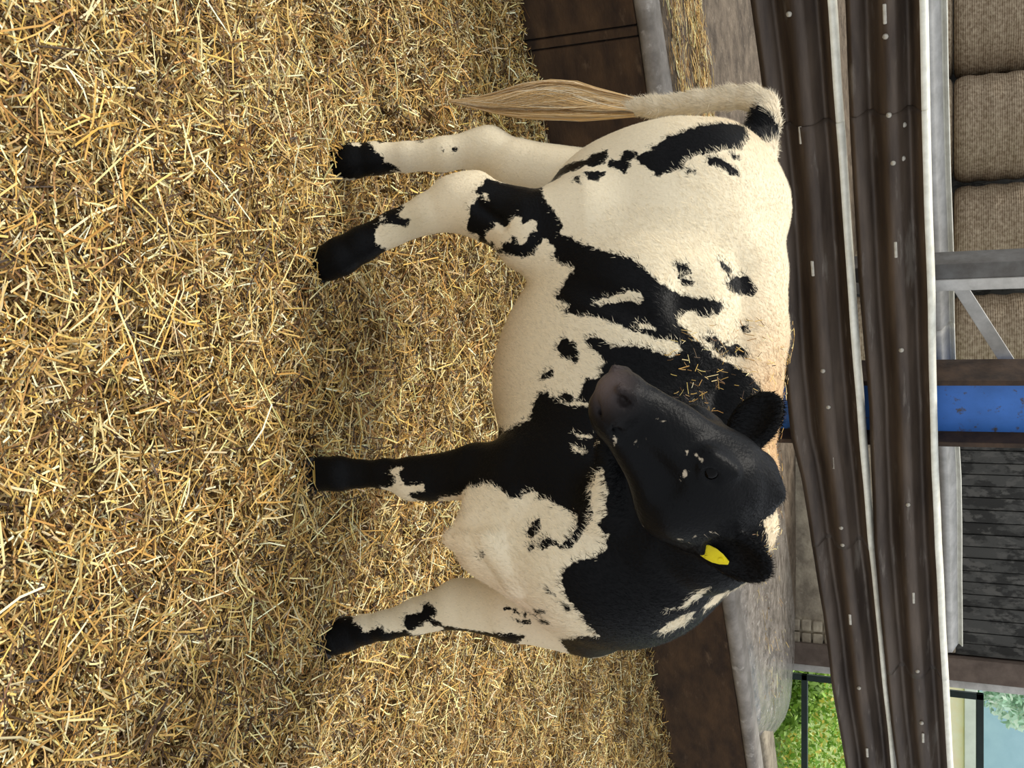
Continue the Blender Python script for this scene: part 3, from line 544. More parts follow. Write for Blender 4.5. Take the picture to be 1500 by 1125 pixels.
PATCH = {"main":[[[[-0.63,1.954],[-0.631,1.92],[-0.631,1.892],[-0.62,1.849],[-0.609,1.809],[-0.593,1.776],[-0.583,1.745],[-0.567,1.723],[-0.555,1.695],[-0.55,1.713],[-0.545,1.683],[-0.542,1.659],[-0.522,1.675],[-0.503,1.692],[-0.477,1.714],[-0.486,1.729],[-0.492,1.744],[-0.494,1.767],[-0.507,1.777],[-0.52,1.787],[-0.53,1.806],[-0.536,1.843],[-0.548,1.875],[-0.548,1.915],[-0.591,1.946]],[[-0.523,1.829],[-0.525,1.848],[-0.516,1.866],[-0.492,1.902],[-0.476,1.898],[-0.484,1.876],[-0.496,1.858],[-0.506,1.828]],[[-0.538,1.884],[-0.534,1.906],[-0.519,1.905],[-0.519,1.892]],[[-0.497,1.785],[-0.49,1.803],[-0.48,1.796],[-0.485,1.779]],[[-0.642,1.951],[-0.656,1.955],[-0.671,1.968],[-0.68,1.978],[-0.656,1.995],[-0.63,2.026],[-0.605,2.036],[-0.588,2.015],[-0.605,1.982],[-0.63,1.954]],[[-0.568,1.608],[-0.562,1.577],[-0.548,1.551],[-0.549,1.515],[-0.532,1.477],[-0.508,1.449],[-0.499,1.439],[-0.495,1.474],[-0.51,1.5],[-0.516,1.518],[-0.52,1.537],[-0.529,1.556],[-0.52,1.573],[-0.527,1.598],[-0.55,1.609]],[[-0.497,1.523],[-0.498,1.538],[-0.472,1.539],[-0.481,1.525]],[[-0.508,1.551],[-0.506,1.572],[-0.504,1.597],[-0.49,1.599],[-0.478,1.57],[-0.488,1.553]],[[-0.559,1.646],[-0.553,1.672],[-0.539,1.674],[-0.527,1.655],[-0.517,1.657],[-0.495,1.641],[-0.51,1.624],[-0.517,1.607],[-0.534,1.608],[-0.534,1.635]],[[-0.513,1.31],[-0.507,1.327],[-0.501,1.356],[-0.499,1.386],[-0.504,1.419],[-0.514,1.453],[-0.505,1.461],[-0.48,1.45],[-0.453,1.451],[-0.434,1.459],[-0.425,1.466],[-0.399,1.482],[-0.366,1.498],[-0.351,1.482],[-0.34,1.45],[-0.325,1.438],[-0.306,1.426],[-0.302,1.398],[-0.32,1.344],[-0.334,1.293],[-0.343,1.263],[-0.362,1.241],[-0.371,1.25],[-0.364,1.267],[-0.353,1.276],[-0.356,1.293],[-0.371,1.293],[-0.373,1.276],[-0.388,1.264],[-0.411,1.273],[-0.431,1.273],[-0.442,1.283],[-0.464,1.298],[-0.473,1.288],[-0.487,1.289],[-0.487,1.306]],[[-0.387,0.896],[-0.399,0.923],[-0.423,0.985],[-0.443,1.011],[-0.453,1.059],[-0.459,1.094],[-0.447,1.103],[-0.426,1.088],[-0.419,1.099],[-0.413,1.121],[-0.394,1.115],[-0.398,1.098],[-0.405,1.077],[-0.405,1.059],[-0.401,1.039],[-0.38,1.028],[-0.36,1.031],[-0.34,1.058],[-0.307,1.019],[-0.273,0.939],[-0.251,0.886],[-0.259,0.834],[-0.32,0.835]],[[-0.324,1.54],[-0.298,1.598],[-0.283,1.639],[-0.259,1.669],[-0.234,1.686],[-0.212,1.718],[-0.197,1.753],[-0.19,1.781],[-0.185,1.823],[-0.169,1.852],[-0.154,1.83],[-0.143,1.796],[-0.159,1.778],[-0.154,1.749],[-0.134,1.737],[-0.115,1.755],[-0.097,1.773],[-0.078,1.796],[-0.056,1.821],[-0.047,1.852],[-0.033,1.88],[-0.009,1.905],[0.018,1.927],[0.046,1.88],[0.045,1.739],[-0.027,1.719],[-0.053,1.729],[-0.071,1.743],[-0.083,1.739],[-0.096,1.716],[-0.091,1.697],[-0.096,1.684],[-0.106,1.666],[-0.118,1.63],[-0.127,1.608],[-0.135,1.591],[-0.148,1.555],[-0.152,1.519],[-0.165,1.486],[-0.176,1.504],[-0.196,1.477],[-0.234,1.499],[-0.269,1.523],[-0.273,1.496],[-0.291,1.477],[-0.32,1.477],[-0.352,1.453],[-0.361,1.478],[-0.342,1.516]],[[-0.081,1.473],[-0.093,1.484],[-0.104,1.496],[-0.095,1.509],[-0.087,1.52],[-0.056,1.527],[-0.043,1.52],[-0.054,1.504],[-0.059,1.488]],[[-0.014,1.441],[-0.031,1.458],[-0.034,1.472],[-0.014,1.465],[-0.006,1.446]],[[-0.268,1.735],[-0.27,1.765],[-0.251,1.779],[-0.241,1.764],[-0.245,1.747]],[[-0.24,1.747],[-0.228,1.783],[-0.217,1.776],[-0.221,1.749]],[[-0.223,1.856],[-0.242,1.875],[-0.247,1.909],[-0.232,1.927],[-0.217,1.936],[-0.199,1.924],[-0.198,1.887],[-0.211,1.863]],[[-0.283,1.844],[-0.274,1.862],[-0.255,1.88],[-0.243,1.867],[-0.262,1.847]],[[-0.131,1.882],[-0.13,1.903],[-0.117,1.907],[-0.114,1.892]],[[-0.102,1.787],[-0.104,1.817],[-0.084,1.847],[-0.085,1.879],[-0.067,1.902],[-0.054,1.891],[-0.061,1.857],[-0.056,1.836],[-0.083,1.811]],[[-0.036,1.838],[-0.043,1.857],[-0.018,1.876],[-0.012,1.855],[-0.022,1.841]],[[-0.073,1.743],[-0.059,1.724],[-0.064,1.697],[-0.078,1.661],[-0.083,1.625],[-0.078,1.594],[-0.097,1.576],[-0.105,1.554],[-0.098,1.538],[-0.079,1.543],[-0.065,1.567],[-0.046,1.58],[-0.032,1.571],[-0.009,1.563],[-0.013,1.544],[-0.009,1.535],[0.014,1.53],[0.028,1.52],[0.03,1.511],[0.018,1.494],[0.034,1.466],[0.019,1.458],[0.019,1.439],[0.047,1.425],[0.08,1.415],[0.093,1.387],[0.107,1.361],[0.106,1.298],[0.123,1.217],[0.133,1.135],[0.145,1.027],[0.129,0.861],[0.293,0.848],[0.286,0.962],[0.275,1.04],[0.294,1.135],[0.275,1.201],[0.264,1.208],[0.25,1.263],[0.227,1.277],[0.226,1.303],[0.215,1.328],[0.224,1.347],[0.233,1.359],[0.244,1.378],[0.241,1.395],[0.227,1.413],[0.243,1.431],[0.238,1.448],[0.253,1.482],[0.267,1.509],[0.295,1.506],[0.321,1.48],[0.329,1.497],[0.305,1.514],[0.28,1.53],[0.251,1.535],[0.213,1.531],[0.184,1.541],[0.162,1.555],[0.198,1.562],[0.254,1.564],[0.278,1.546],[0.3,1.565],[0.329,1.562],[0.347,1.535],[0.355,1.502],[0.38,1.48],[0.392,1.475],[0.415,1.48],[0.439,1.492],[0.462,1.515],[0.488,1.527],[0.522,1.558],[0.524,1.519],[0.576,1.485],[0.638,1.518],[0.61,1.642],[0.602,1.766],[0.482,1.841],[0.402,1.863],[0.31,1.866],[0.255,1.841],[0.128,1.894],[-0.01,1.905],[-0.033,1.88],[-0.047,1.852],[-0.056,1.821],[-0.074,1.791]],[[0.317,1.407],[0.298,1.413],[0.28,1.43],[0.289,1.439],[0.314,1.424],[0.322,1.412]],[[0.339,1.407],[0.329,1.425],[0.341,1.425],[0.348,1.41]],[[0.325,1.43],[0.312,1.453],[0.324,1.468],[0.338,1.447],[0.335,1.431]],[[0.329,1.472],[0.315,1.492],[0.32,1.497],[0.333,1.487]],[[0.369,1.305],[0.357,1.315],[0.362,1.319],[0.378,1.31]],[[0.487,1.424],[0.471,1.433],[0.475,1.447],[0.481,1.443],[0.494,1.429]],[[0.529,1.4],[0.498,1.414],[0.508,1.417],[0.537,1.405]],[[0.542,1.378],[0.544,1.394],[0.535,1.418],[0.549,1.419],[0.555,1.405],[0.55,1.389]],[[0.505,1.435],[0.5,1.453],[0.511,1.456],[0.517,1.448],[0.514,1.439]],[[0.523,1.358],[0.519,1.372],[0.518,1.389],[0.524,1.372]],[[0.529,1.378],[0.523,1.4],[0.531,1.394]],[[0.445,1.48],[0.448,1.49],[0.462,1.497],[0.464,1.488]],[[0.421,1.442],[0.421,1.454],[0.43,1.466],[0.436,1.463],[0.425,1.451]],[[0.734,0.876],[0.652,0.885],[0.61,0.91],[0.605,0.943],[0.607,0.966],[0.616,0.964],[0.617,0.986],[0.636,0.998],[0.622,1.027],[0.611,1.049],[0.631,1.054],[0.624,1.094],[0.617,1.11],[0.633,1.137],[0.624,1.191],[0.607,1.202],[0.59,1.217],[0.594,1.245],[0.595,1.271],[0.593,1.297],[0.59,1.328],[0.587,1.348],[0.583,1.387],[0.581,1.411],[0.619,1.387],[0.647,1.192],[0.71,0.967]],[[0.588,1.103],[0.575,1.116],[0.57,1.138],[0.561,1.156],[0.547,1.157],[0.541,1.168],[0.547,1.188],[0.564,1.196],[0.573,1.176],[0.582,1.188],[0.584,1.206],[0.594,1.203],[0.597,1.182],[0.585,1.169],[0.601,1.149],[0.615,1.132],[0.615,1.114],[0.601,1.106]]],
[[[-0.369,1.311],[-0.377,1.332],[-0.394,1.338],[-0.385,1.349],[-0.378,1.363],[-0.392,1.377],[-0.408,1.39],[-0.395,1.398],[-0.379,1.402],[-0.39,1.418],[-0.386,1.434],[-0.361,1.434],[-0.36,1.418],[-0.338,1.412],[-0.331,1.396],[-0.351,1.39],[-0.352,1.377],[-0.341,1.373],[-0.346,1.357],[-0.329,1.353],[-0.328,1.336],[-0.347,1.332],[-0.351,1.314]],[[-0.468,1.307],[-0.463,1.319],[-0.445,1.321],[-0.446,1.311]],[[-0.428,1.041],[-0.425,1.054],[-0.416,1.059],[-0.415,1.043]],[[-0.182,1.557],[-0.188,1.576],[-0.194,1.594],[-0.198,1.612],[-0.203,1.634],[-0.199,1.657],[-0.191,1.664],[-0.178,1.661],[-0.182,1.634],[-0.181,1.612],[-0.174,1.566]],[[-0.13,1.654],[-0.133,1.67],[-0.123,1.687],[-0.115,1.687],[-0.117,1.669],[-0.122,1.655]],[[0.207,1.088],[0.199,1.095],[0.192,1.113],[0.198,1.122],[0.205,1.112],[0.221,1.12],[0.236,1.135],[0.233,1.156],[0.227,1.176],[0.241,1.176],[0.25,1.165],[0.249,1.14],[0.256,1.132],[0.267,1.144],[0.275,1.174],[0.276,1.124],[0.265,1.094],[0.247,1.069],[0.24,1.094],[0.229,1.105],[0.217,1.107],[0.211,1.094]],[[0.239,1.407],[0.225,1.416],[0.228,1.431],[0.246,1.428],[0.25,1.419]],[[0.106,1.51],[0.107,1.527],[0.113,1.547],[0.116,1.544],[0.112,1.521]],[[0.129,1.503],[0.139,1.531],[0.148,1.525],[0.137,1.505]],[[0.038,1.477],[0.029,1.483],[0.042,1.489],[0.037,1.524],[0.046,1.553],[0.05,1.547],[0.047,1.501]],[[0.504,1.676],[0.486,1.692],[0.472,1.713],[0.463,1.731],[0.46,1.744],[0.485,1.74],[0.507,1.712],[0.515,1.69]],[[0.45,1.764],[0.437,1.773],[0.419,1.785],[0.401,1.799],[0.428,1.816],[0.444,1.797],[0.459,1.775]],[[0.408,1.801],[0.394,1.823],[0.377,1.857],[0.368,1.883],[0.341,1.886],[0.342,1.923],[0.394,1.908],[0.423,1.873],[0.426,1.83],[0.438,1.828]],[[0.45,1.691],[0.442,1.716],[0.418,1.731],[0.401,1.744],[0.386,1.758],[0.397,1.758],[0.425,1.747],[0.44,1.731],[0.449,1.71]]]],
"lh":[[[[-0.664,0.873],[-0.679,0.907],[-0.683,0.944],[-0.679,0.973],[-0.658,0.99],[-0.639,1.002],[-0.625,1.026],[-0.612,1.02],[-0.608,1.044],[-0.595,1.067],[-0.587,1.033],[-0.575,0.95],[-0.576,0.883],[-0.62,0.848]],[[-0.68,0.995],[-0.681,1.018],[-0.672,1.025],[-0.667,1.016],[-0.673,1.002]],[[-0.673,1.107],[-0.673,1.126],[-0.666,1.133],[-0.663,1.121]],[[-0.642,1.21],[-0.646,1.222],[-0.636,1.231],[-0.633,1.22]],[[-0.637,1.185],[-0.639,1.192],[-0.632,1.192],[-0.632,1.186]],[[-0.584,1.124],[-0.578,1.157],[-0.569,1.171],[-0.572,1.143]]],
[[[-0.672,0.928],[-0.677,0.947],[-0.667,0.959],[-0.657,0.954],[-0.661,0.94]]]],
"h":[[[[-0.08,1.482],[-0.087,1.982],[0.382,1.947],[0.375,1.481]]],
[[[0.118,1.681],[0.117,1.688],[0.126,1.689],[0.128,1.682]],[[0.12,1.693],[0.119,1.7],[0.132,1.711],[0.139,1.713],[0.139,1.705],[0.129,1.695]],[[0.15,1.675],[0.147,1.683],[0.157,1.688],[0.167,1.683],[0.165,1.677]],[[0.166,1.67],[0.167,1.678],[0.171,1.679],[0.172,1.671]],[[0.088,1.582],[0.087,1.589],[0.094,1.589],[0.094,1.584]],[[0.1,1.588],[0.097,1.6],[0.1,1.601],[0.108,1.593]],[[0.092,1.609],[0.09,1.617],[0.093,1.618],[0.095,1.611]],[[0.078,1.608],[0.075,1.615],[0.079,1.616],[0.083,1.611]],[[0.061,1.626],[0.058,1.632],[0.062,1.635],[0.066,1.629]],[[0.064,1.636],[0.062,1.646],[0.065,1.648],[0.069,1.638]],[[0.089,1.549],[0.09,1.557],[0.1,1.562],[0.111,1.56],[0.111,1.555],[0.1,1.557]],[[0.264,1.566],[0.263,1.575],[0.275,1.581],[0.281,1.594],[0.263,1.617],[0.269,1.619],[0.28,1.607],[0.287,1.641],[0.293,1.638],[0.287,1.614],[0.288,1.599],[0.305,1.601],[0.306,1.596],[0.288,1.592],[0.279,1.575]],[[0.284,1.678],[0.28,1.687],[0.284,1.689],[0.288,1.681]],[[0.279,1.701],[0.275,1.713],[0.278,1.715],[0.282,1.704]],[[0.27,1.728],[0.265,1.738],[0.27,1.741],[0.275,1.733]],[[0.257,1.582],[0.256,1.591],[0.265,1.594],[0.267,1.585]]]],
"t":[[[[-0.674,1.965],[-0.693,1.987],[-0.703,1.999],[-0.675,2.013],[-0.64,2.039],[-0.611,2.05],[-0.59,1.99],[-0.595,1.942]]],
[]]}
# ---- cow surface: smooth union of round cones and ellipsoids ----
def prim_dist(p, q):
    kind = p[0].lstrip('-')
    if kind == 'c':
        a = np.array(p[3:6]); ra = p[6]; b = np.array(p[7:10]); rb = p[10]
        ab = b - a
        t = np.clip(((q - a) @ ab) / max(ab @ ab, 1e-9), 0, 1)
        d = q - a - t[..., None] * ab
        return np.sqrt((d * d).sum(-1)) - (ra + (rb - ra) * t)
    c = np.array(p[3:6]); r = np.array(p[6:9]); M = FRAMES[p[9]]
    l = (q - c) @ M.T
    k0 = np.sqrt(((l / r) ** 2).sum(-1)); k1 = np.sqrt(((l / (r * r)) ** 2).sum(-1))
    return k0 * (k0 - 1) / np.maximum(k1, 1e-6)
def prim_box(p, m):
    if p[0].lstrip('-') == 'c':
        a = np.array(p[3:6]); b = np.array(p[7:10]); r = max(p[6], p[10])
        return np.minimum(a, b) - r - m, np.maximum(a, b) + r + m
    c = np.array(p[3:6]); r = np.array(p[6:9]); M = FRAMES[p[9]]
    e = np.sqrt(((M * r[:, None]) ** 2).sum(0))
    return c - e - m, c + e + m
def smin(a, b, k):
    h = np.maximum(k - np.abs(a - b), 0) / k
    return np.minimum(a, b) - h * h * k * .25
def apply_prim(f, p, d):
    k = p[2]
    return -smin(-f, d, k) if p[0][0] == '-' else smin(f, d, k)
def build_field(PR, h):
    lo = np.min([prim_box(p, .02)[0] for p in PR if p[0][0] != '-'], 0)
    hi = np.max([prim_box(p, .02)[1] for p in PR if p[0][0] != '-'], 0)
    n = np.ceil((hi - lo) / h).astype(int) + 1
    f = np.full(n, 1.0, np.float32)
    for p in PR:
        a, b = prim_box(p, p[2] + 3 * h)
        i0 = np.clip(((a - lo) / h).astype(int), 0, n - 1); i1 = np.clip(((b - lo) / h).astype(int) + 2, 1, n)
        ax = [lo[k] + h * np.arange(i0[k], i1[k]) for k in range(3)]
        q = np.stack(np.meshgrid(*ax, indexing='ij'), -1)
        sl = tuple(slice(i0[k], i1[k]) for k in range(3))
        f[sl] = apply_prim(f[sl], p, prim_dist(p, q))
    return f, lo
def surface_nets(f, lo, h):
    s = f < 0
    c = np.zeros(tuple(np.array(f.shape) - 1), np.int8)
    for dx in (0, 1):
        for dy in (0, 1):
            for dz in (0, 1):
                c += s[dx:f.shape[0]-1+dx, dy:f.shape[1]-1+dy, dz:f.shape[2]-1+dz]
    act = (c > 0) & (c < 8)
    idx = np.full(act.shape, -1, np.int64); ijk = np.argwhere(act); idx[act] = np.arange(len(ijk))
    acc = np.zeros((len(ijk), 3)); cnt = np.zeros(len(ijk))
    I = ijk.T
    corners = [(0,0,0),(1,0,0),(0,1,0),(1,1,0),(0,0,1),(1,0,1),(0,1,1),(1,1,1)]
    for a in corners:
        for ax in range(3):
            if a[ax]: continue
            b = list(a); b[ax] = 1
            fa = f[I[0]+a[0], I[1]+a[1], I[2]+a[2]]; fb = f[I[0]+b[0], I[1]+b[1], I[2]+b[2]]
            m = (fa < 0) != (fb < 0)
            t = np.where(m, fa / np.where(m, fa - fb, 1), 0)
            pt = np.tile(np.array(a, float), (len(ijk), 1)); pt[:, ax] += t
            acc += pt * m[:, None]; cnt += m
    V = lo + h * (ijk + acc / cnt[:, None])
    Q = []
    for ax in range(3):
        sl0 = [slice(1, -1)] * 3; sl0[ax] = slice(0, -1); sl1 = list(sl0); sl1[ax] = slice(1, None)
        A = s[tuple(sl0)]; B = s[tuple(sl1)]
        e = np.argwhere(A != B); e[:, [k for k in range(3) if k != ax]] += 1
        ins = A[A != B]
        u, v = (ax + 1) % 3, (ax + 2) % 3
        def cell(du, dv):
            k = e.copy(); k[:, u] -= du; k[:, v] -= dv
            return idx[k[:, 0], k[:, 1], k[:, 2]]
        q = np.stack([cell(1, 1), cell(0, 1), cell(0, 0), cell(1, 0)], 1)
        q[~ins] = q[~ins][:, ::-1]
        Q.append(q)
    return V, np.concatenate(Q)

# ---------------- the calf ----------------
def coat_dist(q2, polys):
    d = np.full(len(q2), -1.0)
    for poly in polys:
        A = np.array(poly); B = np.roll(A, -1, 0); m = .03
        sel = np.where((q2[:, 0] > A[:, 0].min() - m) & (q2[:, 0] < A[:, 0].max() + m) & (q2[:, 1] > A[:, 1].min() - m) & (q2[:, 1] < A[:, 1].max() + m))[0]
        if not len(sel): continue
        p = q2[sel]; dd = np.full(len(p), 9.); ins = np.zeros(len(p), bool)
        for a, b in zip(A, B):
            ab = b - a; t = np.clip(((p - a) @ ab) / max(ab @ ab, 1e-9), 0, 1)
            e = p - a - t[:, None] * ab; dd = np.minimum(dd, (e * e).sum(1))
            c = (a[1] > p[:, 1]) != (b[1] > p[:, 1])
            if a[1] != b[1]: ins ^= c & (p[:, 0] < (b[0] - a[0]) * (p[:, 1] - a[1]) / (b[1] - a[1]) + a[0])
        dd = np.sqrt(dd) * np.where(ins, 1, -1)
        d[sel] = np.maximum(d[sel], dd)
    return d
PRN = [p for p in PR if p[0][0] != '-']; GN = sorted(set(p[1] for p in PRN))
def groups_at(q):
    D = np.full((len(GN), len(q)), 9.)
    for p in PRN:
        a, b = prim_box(p, .12); s = np.where(((q > a) & (q < b)).all(1))[0]
        if len(s):
            g = GN.index(p[1]); D[g, s] = np.minimum(D[g, s], prim_dist(p, q[s]))
    return np.array(GN)[D.argmin(0)]
CPX = (0.0, math.sin(PITCH), math.cos(PITCH))     # tilt of the plane the coat outlines are drawn on
LAY = {'b': 'main', 'n': 'main', 'rf': 'main', 'lf': 'main', 'rh': 'main', 'lh': 'lh', 'h': 'h', 'e': 'h', 't': 't'}
def coat(q, g):
    q2 = np.stack([q[:, 0], q[:, 1] * CPX[1] + q[:, 2] * CPX[2]], 1); out = np.full(len(q), .02)
    lay = np.array([LAY[x] for x in g])
    for k in PATCH:
        m = lay == k
        if m.any():
            b = coat_dist(q2[m], PATCH[k][0]); w_ = coat_dist(q2[m], PATCH[k][1])
            out[m] = -np.minimum(b, -w_)
    out[lay == 'h'] -= .0022
    return np.clip(out, -.03, .03)              # > 0 white, < 0 black
H_ = .0055
f_, lo_ = build_field(PR, H_); CV, CQ = surface_nets(f_, lo_, H_)
# light smoothing of the joints
def neighbours(V, Q):
    E = np.concatenate([Q[:, [0, 1]], Q[:, [1, 2]], Q[:, [2, 3]], Q[:, [3, 0]]]); E = np.unique(np.sort(E, 1), axis=0); return E
E_ = neighbours(CV, CQ); deg = np.bincount(E_.ravel(), minlength=len(CV))[:, None]
g0 = groups_at(CV); wt = np.where(np.isin(g0, ['h', 'e']), .04, .6)[:, None]
for it in range(14):
    a = np.zeros_like(CV)
    for k in range(3):
        a[:, k] = np.bincount(E_[:, 0], CV[E_[:, 1], k], len(CV)) + np.bincount(E_[:, 1], CV[E_[:, 0], k], len(CV))
    k_ = .55 if it % 2 == 0 else -.57
    CV = CV + (a / deg - CV) * wt * k_
fn = np.cross(CV[CQ[:, 2]] - CV[CQ[:, 0]], CV[CQ[:, 3]] - CV[CQ[:, 1]]); CN = np.zeros_like(CV)
for k in range(4):
    for c_ in range(3): CN[:, c_] += np.bincount(CQ[:, k], fn[:, c_], len(CV))
CN /= np.linalg.norm(CN, axis=1)[:, None] + 1e-9
GR_ = g0
def tint(q, g):
    """cream coat with stains: straw dust on the back, rust at the tail head, mud on the hocks"""
    c = np.tile(np.array([.82, .71, .50]), (len(q), 1))
    def blob(ctr, r, col, k):
        nonlocal c
        a = np.exp(-(((q - np.array(ctr)) / np.array(r)) ** 2).sum(1)) * k; c = c * (1 - a[:, None]) + np.array(col) * a[:, None]
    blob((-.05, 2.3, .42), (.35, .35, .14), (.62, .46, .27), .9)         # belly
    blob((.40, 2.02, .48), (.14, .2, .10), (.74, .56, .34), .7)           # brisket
    blob((.12, 2.28, 1.15), (.26, .3, .09), (.60, .36, .16), .9)        # withers
    blob((-.66, 2.6, 1.08), (.10, .2, .12), (.66, .47, .28), .55)        # tail head
    blob((-.40, 2.21, .24), (.045, .08, .055), (.40, .33, .19), .7); blob((-.60, 2.5, .10), (.06, .1, .05), (.62, .54, .40), .5)         # hock
    blob((.52, 2.0, .62), (.10, .2, .12), (.70, .50, .36), .5)
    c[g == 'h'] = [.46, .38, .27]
    m = g == 't'
    c[m] = [.74, .64, .46]
    return c
def black_tint(q, g):
    c = np.tile(np.array([.0045, .0045, .0047]), (len(q), 1))
    nz_ = (q - HO) @ FRAMES[1].T / .93
    a = np.exp(-(((nz_ - np.array([.425, .0, -.05])) / np.array([.035, .05, .04])) ** 2).sum(1)) * (g == 'h')
    c = c * (1 - a[:, None]) + np.array([.12, .092, .084]) * a[:, None]
    for sg in (1, -1):
        a = np.exp(-(((nz_ - np.array([.405, sg * .050, -.036])) / np.array([.014, .014, .010])) ** 2).sum(1)) * (g == 'h')
        c = c * (1 - .95 * a[:, None])
    return c
def rgba(c): return np.concatenate([c, np.ones((len(c), 1))], 1)
m = bpy.data.materials.new('short_hair_coat'); m.use_nodes = True; N = m.node_tree.nodes; L = m.node_tree.links
at = N.new('ShaderNodeAttribute'); at.attribute_name = 'coat'; aw = N.new('ShaderNodeAttribute'); aw.attribute_name = 'pale'; ab = N.new('ShaderNodeAttribute'); ab.attribute_name = 'dark'
tc = N.new('ShaderNodeTexCoord'); nz = N.new('ShaderNodeTexNoise'); nz.inputs['Scale'].default_value = 75; nz.inputs['Detail'].default_value = 5; L.new(tc.outputs['Object'], nz.inputs['Vector'])
ma = N.new('ShaderNodeMath'); ma.operation = 'MULTIPLY_ADD'; ma.inputs[1].default_value = .022; ma.inputs[2].default_value = -.011; L.new(nz.outputs['Fac'], ma.inputs[0])
ad = N.new('ShaderNodeMath'); ad.operation = 'ADD'; L.new(at.outputs['Fac'], ad.inputs[0]); L.new(ma.outputs[0], ad.inputs[1])
mr = N.new('ShaderNodeMapRange'); mr.inputs['From Min'].default_value = -.0015; mr.inputs['From Max'].default_value = .0015; L.new(ad.outputs[0], mr.inputs['Value'])
mx = N.new('ShaderNodeMix'); mx.data_type = 'RGBA'; L.new(mr.outputs[0], mx.inputs['Factor']); L.new(ab.outputs['Color'], mx.inputs[6]); L.new(aw.outputs['Color'], mx.inputs[7])
b_ = N['Principled BSDF']; L.new(mx.outputs[2], b_.inputs['Base Color']); b_.inputs['Roughness'].default_value = .40; b_.inputs['Specular IOR Level'].default_value = .07
n2 = N.new('ShaderNodeTexNoise'); n2.inputs['Scale'].default_value = 160; n2.inputs['Detail'].default_value = 4; L.new(tc.outputs['Object'], n2.inputs['Vector'])
bp = N.new('ShaderNodeBump'); bp.inputs['Strength'].default_value = .35; bp.inputs['Distance'].default_value = .004; L.new(n2.outputs['Fac'], bp.inputs['Height']); L.new(bp.outputs[0], b_.inputs['Normal'])
M['coat'] = m
cme = from_np('body', CV, CQ, True); CC = coat(CV, g0)
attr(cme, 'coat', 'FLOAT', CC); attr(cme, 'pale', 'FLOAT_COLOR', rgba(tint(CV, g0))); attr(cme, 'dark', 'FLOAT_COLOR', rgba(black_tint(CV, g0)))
calf = empty('calf', (0, 2.3, -.03))
tag(calf, 'black and white young bull calf standing on straw, head turned to its right side', 'calf')
link('body', cme, M['coat'], calf)

# hair: one slim triangle per tuft, laid along the coat
M['hair'] = attr_mat('hair', 'tone', .42, .07)
def hair(name, idx, Lh, width, lift, label=None, mat_='hair', spread=.35, flow=None):
    n_ = len(idx); p = CV[idx]; nr = CN[idx]; g = g0[idx]
    if flow is None:
        fl = np.tile(np.array([-.55 * .9, .55 * .42, -.75]), (n_, 1))
        hm = np.isin(g, ['h', 'e']); fl[hm] = -FRAMES[1][0]; nm = g == 'n'; fl[nm] = [.2, .1, -.9]
        lm = np.isin(g, ['rf', 'lf', 'rh', 'lh']) ; fl[lm] = [-.1, .1, -1]
    else: fl = np.tile(np.array(flow), (n_, 1))
    fl = fl + RNG.normal(0, spread, (n_, 3)); fl -= nr * (fl * nr).sum(1)[:, None]; fl /= np.linalg.norm(fl, axis=1)[:, None] + 1e-9
    p = p + np.cross(nr, fl) * RNG.uniform(-.004, .004, (n_, 1)) + fl * RNG.uniform(-.004, .004, (n_, 1))
    tdir = fl + nr * lift; L_ = Lh * RNG.uniform(.6, 1.3, n_)
    s = np.cross(tdir, nr); s /= np.linalg.norm(s, axis=1)[:, None] + 1e-9
    wv = (width * RNG.uniform(.6, 1.2, (n_, 1)))
    base = p - nr * .0015
    V = np.stack([base - s * wv, base + s * wv, base + tdir * L_[:, None]], 1).reshape(-1, 3)
    me = from_np(name, V, np.arange(n_ * 3).reshape(-1, 3))
    nzv = np.array([noise.noise(Vector(v * 70)) for v in p]) * .009
    w_ = (CC[idx] + nzv + RNG.normal(0, .0025, n_)) > 0
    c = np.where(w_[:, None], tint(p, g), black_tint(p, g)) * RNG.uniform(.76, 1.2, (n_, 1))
    attr(me, 'tone', 'FLOAT_COLOR', np.repeat(rgba(np.clip(c, 0, 1)), 3, 0))
    return tag(link(name, me, M[mat_], calf), label, kind='stuff')
notear = ~np.isin(g0, ['h', 'e'])
idx_b = np.where(notear)[0]; idx_b = np.concatenate([idx_b, RNG.choice(idx_b, int(len(idx_b) * .6))])
hair('coat_hair', idx_b, np.where(g0[idx_b] == 't', .024, np.where(np.isin(g0[idx_b], ['rf', 'lf', 'rh', 'lh']), .010, .015)), .0009, .26)
idx_h = np.where(g0 == 'h')[0]; hair('head_hair', idx_h, np.where(((CV[idx_h] - HO) @ FRAMES[1][0]) < .09, .016, .007), .0008, .22)
idx_e = np.where(g0 == 'e')[0]; idx_e = np.concatenate([idx_e, idx_e]); hair('ear_hair', idx_e, np.full(len(idx_e), .013), .0009, .3, flow=(0, -.1, 1), spread=.35)

